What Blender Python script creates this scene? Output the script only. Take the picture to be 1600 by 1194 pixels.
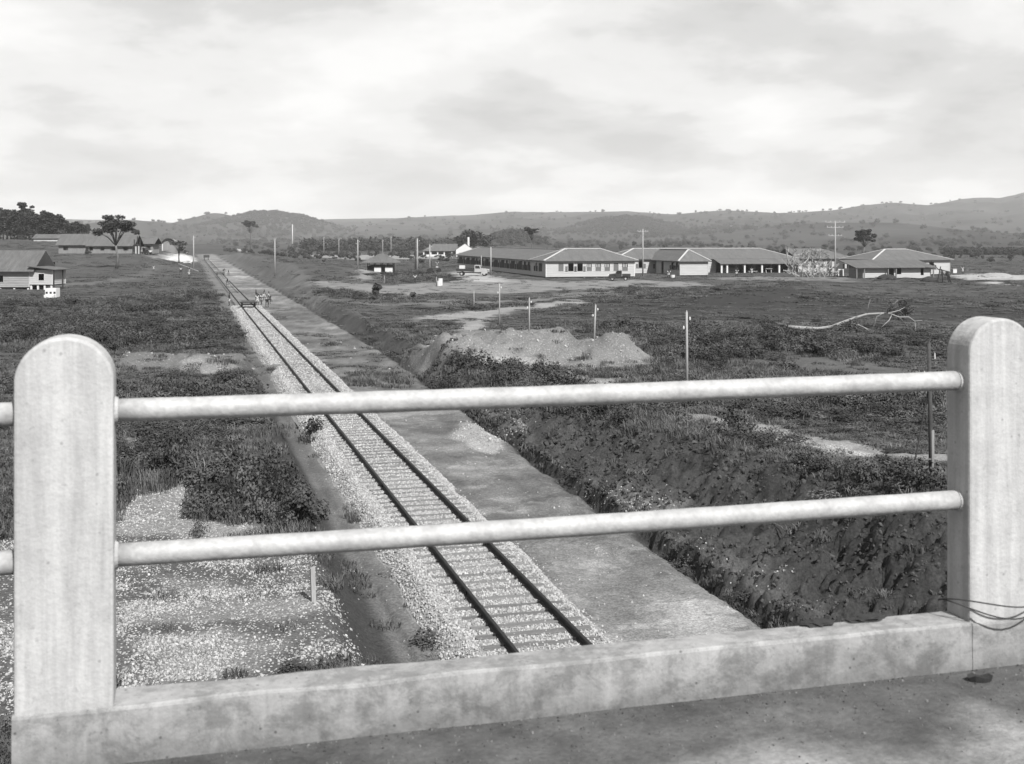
import bpy, bmesh, math, random
import numpy as np
from mathutils import Vector, Matrix

for o in list(bpy.data.objects):
    bpy.data.objects.remove(o, do_unlink=True)
random.seed(7); RNG = np.random.default_rng(11)
SC = bpy.context.scene
COL = SC.collection
R = math.radians

# ------------------------------------------------------------------ camera, sky, sun, exposure
EYE = 7.92; F = 1860.0; HOR = 375.0          # eye height above the rail heads, focal length and horizon row of the 1600 px photo
cam_d = bpy.data.cameras.new('camera'); cam = bpy.data.objects.new('camera', cam_d); COL.objects.link(cam)
cam.location = (0, 0, EYE); cam.rotation_euler = (R(90), 0, 0)
cam_d.sensor_width = 36; cam_d.lens = 36 * F / 1600
cam_d.shift_y = -(597 - HOR) / 1600; cam_d.clip_start = 0.1; cam_d.clip_end = 30000
cam_d.dof.use_dof = True; cam_d.dof.focus_distance = 60; cam_d.dof.aperture_fstop = 7.5
SC.camera = cam

SUN_AZ = (0.47, -0.88); SUN_EL = R(45)
sd_ = bpy.data.lights.new('sun', 'SUN'); sun = bpy.data.objects.new('sun', sd_); COL.objects.link(sun)
sd_.energy = 5.0; sd_.angle = R(0.6); sd_.color = (1, 0.99, 0.975)
_l = math.hypot(*SUN_AZ)
sv = Vector((SUN_AZ[0] / _l * math.cos(SUN_EL), SUN_AZ[1] / _l * math.cos(SUN_EL), math.sin(SUN_EL)))
sun.rotation_euler = sv.to_track_quat('Z', 'Y').to_euler(); sun.location = (30, -60, 80)

W = bpy.data.worlds.new('World'); SC.world = W; W.use_nodes = True
wn, wl = W.node_tree.nodes, W.node_tree.links
wn.clear()
def wnode(t, **k):
    n = wn.new(t)
    for a, b in k.items(): setattr(n, a, b)
    return n
def wmath(op, a, b=None, clamp=False):
    n = wnode('ShaderNodeMath', operation=op, use_clamp=clamp)
    for i, v in enumerate((a, b)):
        if v is None: continue
        if isinstance(v, (int, float)): n.inputs[i].default_value = v
        else: wl.new(v, n.inputs[i])
    return n.outputs[0]
out = wnode('ShaderNodeOutputWorld'); bg = wnode('ShaderNodeBackground'); bg.inputs[1].default_value = 0.10
sky = wnode('ShaderNodeTexSky', sky_type='NISHITA', sun_disc=False)
sky.sun_elevation = SUN_EL; sky.sun_rotation = math.atan2(sv.x, sv.y); sky.dust_density = 2.0
bw = wnode('ShaderNodeRGBToBW'); wl.new(sky.outputs[0], bw.inputs[0])
tc = wnode('ShaderNodeTexCoord'); sep = wnode('ShaderNodeSeparateXYZ'); wl.new(tc.outputs['Generated'], sep.inputs[0])
zz = wmath('ADD', wmath('MAXIMUM', sep.outputs[2], 0.0), 0.25)
cx = wmath('DIVIDE', sep.outputs[0], zz); cy = wmath('DIVIDE', sep.outputs[1], zz)
cmb = wnode('ShaderNodeCombineXYZ'); wl.new(cx, cmb.inputs[0]); wl.new(cy, cmb.inputs[1])
n1 = wnode('ShaderNodeTexNoise'); n1.inputs['Scale'].default_value = 1.8; n1.inputs['Detail'].default_value = 7; n1.inputs['Roughness'].default_value = 0.56; n1.inputs['Distortion'].default_value = 0.15
mp = wnode('ShaderNodeMapping'); mp.inputs['Location'].default_value = (3.1, 1.7, 0.4); wl.new(cmb.outputs[0], mp.inputs[0]); wl.new(mp.outputs[0], n1.inputs['Vector'])
n2 = wnode('ShaderNodeTexNoise'); n2.inputs['Scale'].default_value = 0.8; n2.inputs['Detail'].default_value = 3; wl.new(mp.outputs[0], n2.inputs['Vector'])
mixn = wmath('ADD', wmath('MULTIPLY', n1.outputs[0], 0.72), wmath('MULTIPLY', n2.outputs[0], 0.28))
rp = wnode('ShaderNodeValToRGB'); wl.new(mixn, rp.inputs[0])
for e, (p, v) in zip(rp.color_ramp.elements, ((0.375, 0.54), (0.62, 1.02))): e.position = p; e.color = (v, v, v, 1)
rp.color_ramp.interpolation = 'EASE'
e = rp.color_ramp.elements.new(0.455); e.color = (0.68, 0.68, 0.68, 1)
e = rp.color_ramp.elements.new(0.525); e.color = (0.87, 0.87, 0.87, 1)
cl = wmath('MULTIPLY', rp.outputs[0], 4.25)
skyv = wmath('ADD', wmath('MULTIPLY', bw.outputs[0], 0.12), cl)
cc = wnode('ShaderNodeCombineColor'); 
for i, k in enumerate((1.0, 0.995, 0.985)): wl.new(wmath('MULTIPLY', skyv, k), cc.inputs[i])
wl.new(cc.outputs[0], bg.inputs[0]); wl.new(bg.outputs[0], out.inputs[0])

SC.view_settings.view_transform = 'Standard'; SC.view_settings.look = 'None'
SC.view_settings.exposure = 1.0; SC.view_settings.gamma = 1.0; SC.view_settings.use_curve_mapping = False
SC.render.engine = 'CYCLES'
SC.cycles.volume_bounces = 1; SC.cycles.transparent_max_bounces = 16

# ------------------------------------------------------------------ noise and terrain functions
def _h(ix, iy, seed):
    n = (ix.astype(np.int64) * 374761393 + iy.astype(np.int64) * 668265263 + seed * 982451653) & 0x7fffffff
    n = ((n ^ (n >> 13)) * 1274126177) & 0x7fffffff
    return ((n ^ (n >> 16)) & 0xffff) / 65535.0
def vnoise(x, y, seed=0):
    ix = np.floor(x); iy = np.floor(y); fx = x - ix; fy = y - iy
    fx = fx * fx * (3 - 2 * fx); fy = fy * fy * (3 - 2 * fy)
    a = _h(ix, iy, seed); b = _h(ix + 1, iy, seed); c = _h(ix, iy + 1, seed); d = _h(ix + 1, iy + 1, seed)
    return (a + (b - a) * fx) * (1 - fy) + (c + (d - c) * fx) * fy
def fbm(x, y, sc, oct=4, seed=0, gain=0.5):
    v = 0; a = 1; t = 0
    for k in range(oct):
        v = v + a * vnoise(x * sc, y * sc, seed + k * 17); t += a; a *= gain; sc *= 2.03
    return v / t
def sm(x, a, b):
    t = np.clip((x - a) / (b - a), 0, 1); return t * t * (3 - 2 * t)
TC, TS = 0.9651, 0.2619
def lat(X, Y): return (X - 7.103 + 0.2715 * Y) * TC
def trk(s, Y):                                # a point s metres right of the track centre at depth Y
    return 7.103 - 0.2715 * Y + s / TC
def sditch(Y): return np.interp(Y, [0, 26, 59, 91, 210, 600], [5.3, 5.4, 6.4, 7.5, 7.5, 7.5])
FORM = -0.55
HEAPS = [  # x, y, rx, ry, height, rugged
    (-.9, 79.0, 4.9, 8.0, 1.2, .9), (-4.0, 74.0, 1.2, 2.4, .7, .5), (-4.2, 77.5, 1.2, 4, .6, .6), (-.5, 74.5, 3, 3, .45, .5), (-2.9, 72.3, 1.5, 2.4, 1.0, .4), (1.8, 79, 3.2, 6, .55, .6), (3.4, 83, 1.8, 4, .6, .6),
    (6.0, 76, 1.7, 3.4, 1.1, .6), (7.3, 76.5, 1.5, 3.2, .8, .5), (6.6, 74.5, 4.2, 3.4, .4, .7),
    (-22.5, 72, 5.0, 4.0, .75, .5), (-18.2, 70.5, 2.0, 2.4, .7, .5),
    (-10.9, 34.3, 2.0, 1.5, .55, .6), (-9.0, 35.2, 1.4, 1.3, .6, .5), (-15.2, 75.8, 1.4, 4, .45, .6),
    (31, 146, 13, 11, 1.5, .15), (19, 140, 12, 4, .35, .3),
]
SKY_U = [-800, -300, 0, 140, 200, 270, 295, 340, 380, 440, 470, 497, 510, 560, 660, 750, 800, 850, 980, 1050, 1090, 1130, 1180, 1220, 1260, 1300, 1350, 1400, 1450, 1500, 1535, 1560, 1600, 1800, 2400]
SKY_Y = [338, 345, 340, 345, 346, 349, 348, 346, 345, 344, 343, 343, 343, 342, 339, 334, 331, 332, 330, 334, 331, 329, 330, 332, 331, 328, 320, 317, 320, 311, 309, 310, 300, 312, 325]
def bump(X, Y, u, v, Yc, hw, dy):             # a hill whose top shows at (u, v) from Yc metres
    xc = (u - 800) / F * Yc; z = EYE + (HOR - v) * Yc / F; sx = hw / F * Yc
    return z * np.exp(-(np.abs((X - xc) / sx) ** 2.0) - ((Y - Yc) / dy) ** 2) * (1 + .35 * (fbm(X, Y, 1 / 160., 4, 7) - .5))
def hills(X, Y):
    Ys = np.maximum(Y, 300.0); u = 800 + F * X / Ys
    Yc = 4300 + 500 * np.sin(u * .004)
    zc = EYE + (HOR - np.interp(u, SKY_U, SKY_Y)) * Yc / F
    t = np.clip((Ys - 1700) / (Yc - 1700), 0, 1)
    prof = np.where(Ys < Yc, t ** 1.3, np.exp(-((Ys - Yc) / 1500) ** 2))
    rg = np.abs(fbm(X, Y, 1 / 520., 4, 5) - .5) * 2
    z = zc * prof * (1 - .55 * (1 - t) * rg) + (fbm(X, Y, 1 / 170., 4, 9) - .5) * 46 * np.clip(t * 1.4, 0, 1) * (1 - .8 * sm(t, .8, 1))
    z = np.maximum(z, bump(X, Y, 975, 343, 2700, 120, 330) + (fbm(X, Y, 1 / 90., 4, 3) - .5) * 12)
    z = np.maximum(z, bump(X, Y, 420, 332, 3000, 125, 420) + (fbm(X, Y, 1 / 90., 4, 4) - .5) * 14)
    z = np.maximum(z, bump(X, Y, 340, 338, 3200, 90, 380)); z = np.maximum(z, bump(X, Y, 200, 346, 2600, 120, 380))
    z = np.maximum(z, bump(X, Y, 800, 366, 1250, 45, 90)); z = np.maximum(z, bump(X, Y, 1330, 346, 2200, 260, 500) * .9)
    return np.maximum(z, 0) * sm(Ys, 700, 1200)
def H(X, Y):
    X = np.asarray(X, float); Y = np.asarray(Y, float)
    s = lat(X, Y); sd = sditch(Y)
    zR = np.interp(Y, [0, 22, 31, 42, 52, 70, 120, 200, 300, 520, 900], [2.4, 2.0, 1.6, 1.05, .7, .3, .5, .8, .8, .3, 0.])
    zR = zR + (fbm(X, Y, 1 / 14., 3, 21) - .5) * .5 * sm(s, sd + 3, sd + 12) * (1 - .9 * sm(Y, 130, 190))
    wR = np.interp(Y, [20, 31, 50, 70, 150, 200, 400, 600, 900], [4.9, 4.6, 2.2, 1.3, 1.6, 5, 6, 6, 3])
    spoil = 2.2 * sm(Y, 178, 235) * (1 - sm(Y, 470, 640))
    prR = sm(s, sd + .35, sd + .35 + wR)
    zr = FORM + (zR - FORM) * prR + spoil * prR * (1 - .8 * sm(s, sd + 9, sd + 26)) * (.8 + .45 * fbm(X, Y, 1 / 11., 3, 31))
    jit = (fbm(X, Y, .16, 3, 33) - .5) * .5 + (fbm(X, Y, 2.6, 4, 35, .7) - .5) * .40
    lip = np.interp(Y, [18, 40, 60, 90, 160, 240, 500, 700], [.34, .28, .22, .18, .2, .2, .15, 0])
    brk = .15 + 1.15 * sm(fbm(X, Y, .17, 3, 37), .36, .56); lip = lip * brk
    zr = zr - .28 * (.35 + .65 * brk) * np.exp(-((s - sd - .05 - jit) / .27) ** 2) * (Y < 640) + .07 * np.exp(-((s - sd + .75) / .4) ** 2) + lip * sm(s - jit, sd + .12, sd + .42) * (1 - sm(s, sd + .9, sd + 2.4))
    gu = fbm((X * TC + Y * TS) * .35, (Y * TC - X * TS) * 1.1 + .8 * fbm(X, Y, .4, 2, 43), 1.0, 4, 41)
    gu2 = fbm((X * TC + Y * TS) * .9 + (Y * TC - X * TS) * .5, (Y * TC - X * TS) * 1.7, 1.0, 3, 45); gl = np.clip(1 - np.abs(gu - .5) * 8, 0, 1) ** 1.5 + .6 * np.clip(1 - np.abs(gu2 - .5) * 10, 0, 1)
    bs = np.clip((s - sd - .35) / wR, 0, 1)
    zr = zr - gl * .60 * np.sin(np.pi * bs ** .7) * (Y < 160) * np.clip(wR / 4, .35, 1)
    zL = .32 + (fbm(X, Y, 1 / 12., 3, 51) - .5) * .5 * sm(-s, 5, 12)
    zL = zL + 2.6 * sm(Y, 188, 335) * sm(-s, 7, 24) + .5 * sm(Y, 200, 345) * sm(-s, 3, 9) + 1.3 * sm(Y, 270, 430) * sm(-s, 4, 12) + 3.2 * sm(Y, 352, 412) * sm(-s, 30, 48)
    edge = 2.75 + .5 * (fbm(X, Y, 1 / 3.5, 3, 61) - .5) + .25 * sm(Y, 40, 18)
    prL = sm(-s, edge, edge + np.interp(Y, [20, 40, 60], [1.3, .9, .8]))
    zl = FORM + (zL - FORM) * prL - .10 * np.exp(-((s + 2.5) / .10) ** 2) * sm(fbm(X, Y, .6, 2, 71), .35, .5)
    far = sm(Y, 620, 1000)
    z = np.where(s > 0, zr, zl)
    amp = np.where(np.abs(s - .8) < 4.5, .05, .14)
    bkm = np.clip((s - sd - .2) / .5, 0, 1) * np.clip((sd + wR + 1 - s) / 1.0, 0, 1) * (Y < 130)
    z = z + bkm * ((fbm(X, Y, 1.5, 6, 83, .72) - .5) * .75)
    z = z + (fbm(X, Y, .9, 4, 81) - .5) * amp * 2
    for hx, hy, rx, ry, hh, rug in HEAPS:
        m = (np.abs(X - hx) < rx * 1.5) & (np.abs(Y - hy) < ry * 1.5)
        if not m.any(): continue
        d = np.sqrt(((X[m] - hx) / rx) ** 2 + ((Y[m] - hy) / ry) ** 2) if m.ndim else np.sqrt(((X - hx) / rx) ** 2 + ((Y - hy) / ry) ** 2)
        xm, ym = (X[m], Y[m]) if m.ndim else (X, Y)
        d = d + (fbm(xm, ym, .45, 3, 91) - .5) * .5 * rug * 2
        rr_ = 1 - np.abs(fbm(xm, ym, .55, 5, 95, .6) - .5) * 4
        zz_ = hh * np.clip(1.05 - d, 0, 1) ** .85 * (1 + rug * 1.1 * (fbm(xm, ym, .9, 4, 93) - .5) + rug * .25 * rr_) + .22 * rug * (fbm(xm, ym, 1.6, 4, 97, .7) - .5) * np.clip(2.4 - 2 * d, 0, 1)
        if m.ndim: z[m] += zz_
        else: z = z + zz_
    z = z * (1 - far) + far * (z * .2)
    return z + hills(X, Y)
def Hs(x, y): return float(H(np.array([x]), np.array([y]))[0])
def Gn(u, v, it=22):                          # ground points seen at photo pixels
    u = np.asarray(u, float); v = np.asarray(v, float); z = np.full(u.shape, .5)
    for k in range(it):
        y = (EYE - z) * F / np.maximum(v - HOR, 3.0); x = (u - 800) / F * y
        z = .5 * z + .5 * H(x, y)
    return x, y, H(x, y)
def G(u, v):
    x, y, z = Gn(np.array([u]), np.array([v]), 16); return Vector((x[0], y[0], z[0]))
def PX(u, y): return (u - 800) / F * y
def PZ(v, y): return EYE - (v - HOR) * y / F

AK = 0.50                                     # all greys are scaled together with the exposure
# ------------------------------------------------------------------ materials (a black and white print: every colour is a grey)
def mat(name, v, rough=.9, var=.25, scale=3.0, fine=.15, fscale=30.0, bump=.0, bscale=None, stretch=None, rnd=0.0, attr=None, metallic=0, spec=.3, obj=True, nr=.5):
    m = bpy.data.materials.new(name); m.use_nodes = True
    nt = m.node_tree; b = nt.nodes['Principled BSDF']; L = nt.links
    b.inputs['Roughness'].default_value = rough; b.inputs['Metallic'].default_value = metallic; b.inputs['Specular IOR Level'].default_value = spec
    def N(t, **k):
        n = nt.nodes.new(t)
        for a_, b_ in k.items(): setattr(n, a_, b_)
        return n
    def M(op, a, c, clamp=False):
        n = N('ShaderNodeMath', operation=op, use_clamp=clamp)
        for i, q in enumerate((a, c)):
            if isinstance(q, (int, float)): n.inputs[i].default_value = q
            else: L.new(q, n.inputs[i])
        return n.outputs[0]
    t = N('ShaderNodeTexCoord'); vec = t.outputs['Object' if obj else 'Generated']
    if stretch:
        mp_ = N('ShaderNodeMapping'); mp_.inputs['Scale'].default_value = stretch; L.new(vec, mp_.inputs[0]); vec = mp_.outputs[0]
    def noise(sc, det=5):
        n = N('ShaderNodeTexNoise'); n.inputs['Scale'].default_value = sc; n.inputs['Detail'].default_value = det; n.inputs['Roughness'].default_value = nr; L.new(vec, n.inputs['Vector']); return n.outputs[0]
    base = v
    if attr:
        at = N('ShaderNodeAttribute'); at.attribute_name = attr; base = at.outputs['Fac']
    f = M('ADD', M('MULTIPLY', M('SUBTRACT', noise(scale), .5), 2.6 * var), 1.0)
    if fine: f = M('MULTIPLY', f, M('ADD', M('MULTIPLY', M('SUBTRACT', noise(fscale, 3), .5), 3.2 * fine), 1.0))
    if rnd:
        oi = N('ShaderNodeObjectInfo'); f = M('MULTIPLY', f, M('ADD', M('MULTIPLY', M('SUBTRACT', oi.outputs['Random'], .5), 2 * rnd), 1.0))
    c = M('MAXIMUM', M('MULTIPLY', M('MULTIPLY', f, AK), base), .004)
    L.new(c, b.inputs['Base Color'])
    if bump:
        bp = N('ShaderNodeBump'); bp.inputs['Strength'].default_value = bump; bp.inputs['Distance'].default_value = .03
        L.new(noise(bscale or fscale, 6), bp.inputs['Height']); L.new(bp.outputs[0], b.inputs['Normal'])
    m['_n'] = 1
    return m

def concrete_mat(name, v, streak, blotch, pits, foot=0.0):
    m = mat(name, v, rough=.88, var=blotch * .4, scale=2.2, fine=.07, fscale=140, bump=.12, bscale=70)
    nt = m.node_tree; L = nt.links; b = nt.nodes['Principled BSDF']
    src = b.inputs['Base Color'].links[0].from_socket
    t = nt.nodes.new('ShaderNodeTexCoord')
    def N(t_): return nt.nodes.new(t_)
    def mul(a_, c_):
        q = N('ShaderNodeMath'); q.operation = 'MULTIPLY'; L.new(a_, q.inputs[0]); L.new(c_, q.inputs[1]); return q.outputs[0]
    def nz(sc, det, ro, stretch, lo, hi, v0, v1):
        mp_ = N('ShaderNodeMapping'); mp_.inputs['Scale'].default_value = stretch; L.new(t.outputs['Object'], mp_.inputs[0])
        n = N('ShaderNodeTexNoise'); n.inputs['Scale'].default_value = sc; n.inputs['Detail'].default_value = det; n.inputs['Roughness'].default_value = ro; n.inputs['Distortion'].default_value = .3; L.new(mp_.outputs[0], n.inputs['Vector'])
        mr = N('ShaderNodeMapRange'); mr.inputs[1].default_value = lo; mr.inputs[2].default_value = hi; mr.inputs[3].default_value = v0; mr.inputs[4].default_value = v1; L.new(n.outputs[0], mr.inputs[0]); return mr.outputs[0]
    c = mul(src, nz(1.0, 6, .6, (26, 26, 1.6), .35, .66, 1 - streak, 1 + streak * .3))          # vertical runs
    c = mul(c, nz(7.0, 12, .76, (1, 1, 1.3), .43, .54, 1 - blotch, 1.0 + blotch * .2))           # damp and worn patches
    c = mul(c, nz(38.0, 6, .7, (1, 1, 1), .60, .68, 1.0, 1 - pits * .55))                        # spalls
    vo = N('ShaderNodeTexVoronoi'); vo.inputs['Scale'].default_value = 16; L.new(t.outputs['Object'], vo.inputs['Vector'])
    m2 = N('ShaderNodeMapRange'); m2.inputs[1].default_value = .04; m2.inputs[2].default_value = .10; m2.inputs[3].default_value = 1 - pits; m2.inputs[4].default_value = 1; L.new(vo.outputs['Distance'], m2.inputs[0]); c = mul(c, m2.outputs[0])
    if foot:                                                                                     # splashed dirt at the foot
        sp = N('ShaderNodeSeparateXYZ'); L.new(t.outputs['Object'], sp.inputs[0]); n = nz(5.0, 9, .7, (1, 1, 1), 0, 1, -.20, .20)
        ad = N('ShaderNodeMath'); ad.operation = 'ADD'; L.new(sp.outputs[2], ad.inputs[0]); L.new(n, ad.inputs[1])
        mr = N('ShaderNodeMapRange'); mr.inputs[1].default_value = .02; mr.inputs[2].default_value = .16; mr.inputs[3].default_value = 1 - foot; mr.inputs[4].default_value = 1; L.new(ad.outputs[0], mr.inputs[0]); c = mul(c, mr.outputs[0])
    L.new(c, b.inputs['Base Color'])
    return m

M_POST = concrete_mat('post_concrete', .57, .22, .08, .35, .30)
M_KERB = concrete_mat('kerb_concrete', .40, .14, .30, .6, .42)
M_PIPE = mat('pipe_paint', .46, rough=.6, var=.3, scale=14, fine=.2, fscale=55, bump=.1, spec=.4)
M_DECK = mat('deck_concrete', .145, rough=.92, var=.9, scale=3.2, fine=.35, fscale=45, bump=.4, bscale=60, nr=.68)
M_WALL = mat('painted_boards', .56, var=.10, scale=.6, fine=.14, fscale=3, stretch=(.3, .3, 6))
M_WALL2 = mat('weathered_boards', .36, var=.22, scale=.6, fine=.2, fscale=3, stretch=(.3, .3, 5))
M_WALL3 = mat('grey_boards', .27, var=.2, scale=.5, fine=.15, fscale=3, stretch=(2, 2, .4))
M_WHITE = mat('whitewash', .78, var=.06, scale=1, fine=.05)
M_ROOF = mat('roof_sheet', .145, rough=.75, var=.30, scale=.7, fine=.30, fscale=3.2, bump=.4, bscale=6, stretch=(1.6, .35, .35), nr=.62)
M_ROOF2 = mat('old_roof_sheet', .13, rough=.8, var=.35, scale=.7, fine=.3, fscale=3.2, bump=.4, bscale=6, stretch=(1.6, .35, .35), nr=.62)
M_CAP = mat('ridge_mortar', .62, var=.15, scale=2, fine=.1)
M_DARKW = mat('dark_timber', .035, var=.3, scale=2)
M_WOOD = mat('raw_timber', .22, var=.25, scale=1.2, fine=.2, fscale=8, stretch=(4, 4, .6))
M_SHUT = mat('shutter_paint', .17, var=.12, scale=2)
M_POLE = mat('pole_wood', .40, var=.22, scale=.8, fine=.2, fscale=10, stretch=(4, 4, .7))
M_POLED = mat('tarred_pole_wood', .07, var=.3, scale=.8, fine=.2, fscale=10)
M_INS = mat('porcelain', .7, rough=.3, var=.05)
M_IRON = mat('rail_steel', .018, rough=.6, var=.3, scale=4, spec=.25)
M_SLEEP = mat('sleeper_wood', .20, var=.3, scale=1.5, fine=.22, fscale=12, bump=.4, stretch=(1, 6, 6), rnd=.25)
M_STONE = mat('ballast_stone', .43, var=.2, scale=6, fine=0, rnd=.42, bump=.2)
M_CHIP = mat('stone_chip', .40, var=.2, scale=6, fine=0, rnd=.45)
M_BED = mat('ballast_bed', .36, var=.35, scale=9, fine=.4, fscale=26, bump=.9, bscale=24)
M_BARK = mat('bark', .16, var=.3, scale=3)
M_PALEB = mat('bleached_wood', .34, var=.2, scale=3, fine=.15, fscale=14)
M_LEAF = mat('tree_leaf', .055, rough=.7, var=.3, scale=.8, rnd=.15, spec=.35)
M_LEAFD = mat('forest_leaf', .045, rough=.8, var=.35, scale=.12, rnd=.2)
M_GRASS = [mat('grass_%s' % w, v_, rough=.75, var=.3, scale=4, fine=0, rnd=.4, spec=.3) for w, v_ in (('mid', .10), ('pale', .15), ('dark', .075), ('leafy', .085), ('shade', .045))]  # the last is a darker leaf tone for some of the bushes
M_SKIN = mat('dark_skin', .05, var=.1)
M_CLOTHW = mat('white_cloth', .7, var=.1)
M_CLOTHK = mat('khaki_cloth', .3, var=.15)
M_CLOTHD = mat('dark_cloth', .05, var=.1)
M_CAR = mat('vehicle_paint_dark', .045, rough=.35, var=.1, spec=.5)
M_CARL = mat('vehicle_paint_pale', .5, rough=.5, var=.1)
M_TYRE = mat('tyre_rubber', .02, var=.1)
M_GLASS = mat('window_glass', .03, rough=.1, var=.0, fine=0, spec=.6)

# ------------------------------------------------------------------ mesh helpers
class MB:
    def __init__(s): s.v = []; s.f = []; s.mi = []
    def add(s, vs, fs, mi=0):
        n = len(s.v); s.v += [tuple(p) for p in vs]; s.f += [tuple(i + n for i in f) for f in fs]; s.mi += [mi] * len(fs); return s
    def box(s, x0, y0, z0, x1, y1, z1, mi=0):
        return s.add([(x0, y0, z0), (x1, y0, z0), (x1, y1, z0), (x0, y1, z0), (x0, y0, z1), (x1, y0, z1), (x1, y1, z1), (x0, y1, z1)],
                     [(0, 3, 2, 1), (4, 5, 6, 7), (0, 1, 5, 4), (1, 2, 6, 5), (2, 3, 7, 6), (3, 0, 4, 7)], mi)
    def bar(s, a, b, w, h, mi=0):             # squared bar from a to b
        a = Vector(a); b = Vector(b); d = (b - a).normalized(); up = Vector((0, 0, 1)) if abs(d.z) < .95 else Vector((0, 1, 0))
        x = d.cross(up).normalized() * w / 2; y = x.cross(d).normalized() * h / 2
        return s.add([a - x - y, a + x - y, a + x + y, a - x + y, b - x - y, b + x - y, b + x + y, b - x + y],
                     [(0, 3, 2, 1), (4, 5, 6, 7), (0, 1, 5, 4), (1, 2, 6, 5), (2, 3, 7, 6), (3, 0, 4, 7)], mi)
    def tube(s, pts, rad, n=8, mi=0, cap=True):
        pts = [Vector(p) for p in pts]; k = len(pts)
        if not hasattr(rad, '__len__'): rad = [rad] * k
        ref = None; vs = []
        for i, p in enumerate(pts):
            d = (pts[min(i + 1, k - 1)] - pts[max(i - 1, 0)]).normalized()
            if ref is None: ref = d.orthogonal().normalized()
            ref = (ref - d * ref.dot(d)).normalized(); w = d.cross(ref)
            for j in range(n):
                a = 2 * math.pi * j / n; vs.append(p + (ref * math.cos(a) + w * math.sin(a)) * rad[i])
        fs = [(i * n + j, i * n + (j + 1) % n, (i + 1) * n + (j + 1) % n, (i + 1) * n + j) for i in range(k - 1) for j in range(n)]
        if cap: fs += [tuple(range(n - 1, -1, -1)), tuple(range((k - 1) * n, k * n))]
        return s.add(vs, fs, mi)
    def prism(s, poly, axis, a, b, mi=0):     # polygon extruded along an axis: poly in the other two coordinates
        def pt(p, q): return {'x': (q, p[0], p[1]), 'y': (p[0], q, p[1]), 'z': (p[0], p[1], q)}[axis]
        n = len(poly); vs = [pt(p, a) for p in poly] + [pt(p, b) for p in poly]
        return s.add(vs, [tuple(range(n)), tuple(range(2 * n - 1, n - 1, -1))] + [(i, n + i, n + (i + 1) % n, (i + 1) % n) for i in range(n)], mi)
    def mesh(s, name, mats, smooth=False, fix=True):
        me = bpy.data.meshes.new(name); me.from_pydata(s.v, [], s.f)
        for m_ in (mats if isinstance(mats, (list, tuple)) else [mats]): me.materials.append(m_)
        if any(s.mi): me.polygons.foreach_set('material_index', s.mi)
        if fix:
            bm = bmesh.new(); bm.from_mesh(me); bmesh.ops.recalc_face_normals(bm, faces=bm.faces); bm.to_mesh(me); bm.free()
        if smooth: me.polygons.foreach_set('use_smooth', [True] * len(me.polygons))
        me.update(); return me
    def build(s, name, mats, parent=None, smooth=False, fix=True, loc=None):
        return link(name, s.mesh(name, mats, smooth, fix), parent, loc)
def link(name, me, parent=None, loc=None, rot=None):
    o = bpy.data.objects.new(name, me); COL.objects.link(o)
    if parent: o.parent = parent
    if loc is not None: o.location = loc
    if rot is not None: o.rotation_euler = rot
    return o
def tag(o, label, cat, group=None):
    o['label'] = label; o['category'] = cat
    if group: o['group'] = group
    return o
def kind(o, k): o['kind'] = k; return o
def thing(name, label, cat, loc, rz=0.0, group=None):
    o = bpy.data.objects.new(name, None); COL.objects.link(o); o.empty_display_size = .3
    o.location = loc; o.rotation_euler = (0, 0, rz); return tag(o, label, cat, group)
def bevel(me, w, seg=2):
    bm = bmesh.new(); bm.from_mesh(me)
    bmesh.ops.bevel(bm, geom=[e_ for e_ in bm.edges if e_.calc_face_angle(0) > .6], offset=w, segments=seg, profile=.5, affect='EDGES')
    bm.to_mesh(me); bm.free(); return me
def np_mesh(name, V, Fq, mats, smooth=True):
    me = bpy.data.meshes.new(name); V = np.asarray(V, np.float32); Fq = np.asarray(Fq, np.int32)
    me.vertices.add(len(V)); me.vertices.foreach_set('co', V.ravel())
    k = Fq.shape[1]; me.loops.add(Fq.size); me.loops.foreach_set('vertex_index', Fq.ravel())
    me.polygons.add(len(Fq)); me.polygons.foreach_set('loop_start', np.arange(len(Fq), dtype=np.int32) * k)
    try: me.polygons.foreach_set('loop_total', np.full(len(Fq), k, np.int32))
    except Exception: pass
    me.polygons.foreach_set('use_smooth', np.full(len(Fq), smooth))
    for m_ in (mats if isinstance(mats, (list, tuple)) else [mats]): me.materials.append(m_)
    me.update(calc_edges=True); me.validate(); return me

# ------------------------------------------------------------------ ground: one sheet from below the bridge to the hills
def poly_mask(X, Y, poly, soft):              # soft-edged polygon in plan
    P_ = np.array(poly); n = len(P_)
    x0, y0 = P_.min(0) - 8; x1, y1 = P_.max(0) + 8
    pad = float(np.max(soft)) if np.ndim(soft) else soft
    sel = (X > x0 - pad) & (X < x1 + pad) & (Y > y0 - pad) & (Y < y1 + pad)
    r = np.zeros_like(X); xs = X[sel]; ys = Y[sel]
    if xs.size == 0: return r
    ins = np.zeros(xs.shape, bool); d2 = np.full(xs.shape, 1e18)
    for i in range(n):
        ax, ay = P_[i]; bx, by = P_[(i + 1) % n]
        c = ((ay > ys) != (by > ys)) & (xs < (bx - ax) * (ys - ay) / (by - ay + 1e-12) + ax); ins ^= c
        tt = np.clip(((xs - ax) * (bx - ax) + (ys - ay) * (by - ay)) / ((bx - ax) ** 2 + (by - ay) ** 2 + 1e-12), 0, 1)
        d2 = np.minimum(d2, (xs - ax - tt * (bx - ax)) ** 2 + (ys - ay - tt * (by - ay)) ** 2)
    d = np.sqrt(d2) * np.where(ins, 1, -1)
    so = soft[sel] if np.ndim(soft) else soft
    r[sel] = np.clip(.5 + d / (2 * so), 0, 1); return r
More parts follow.
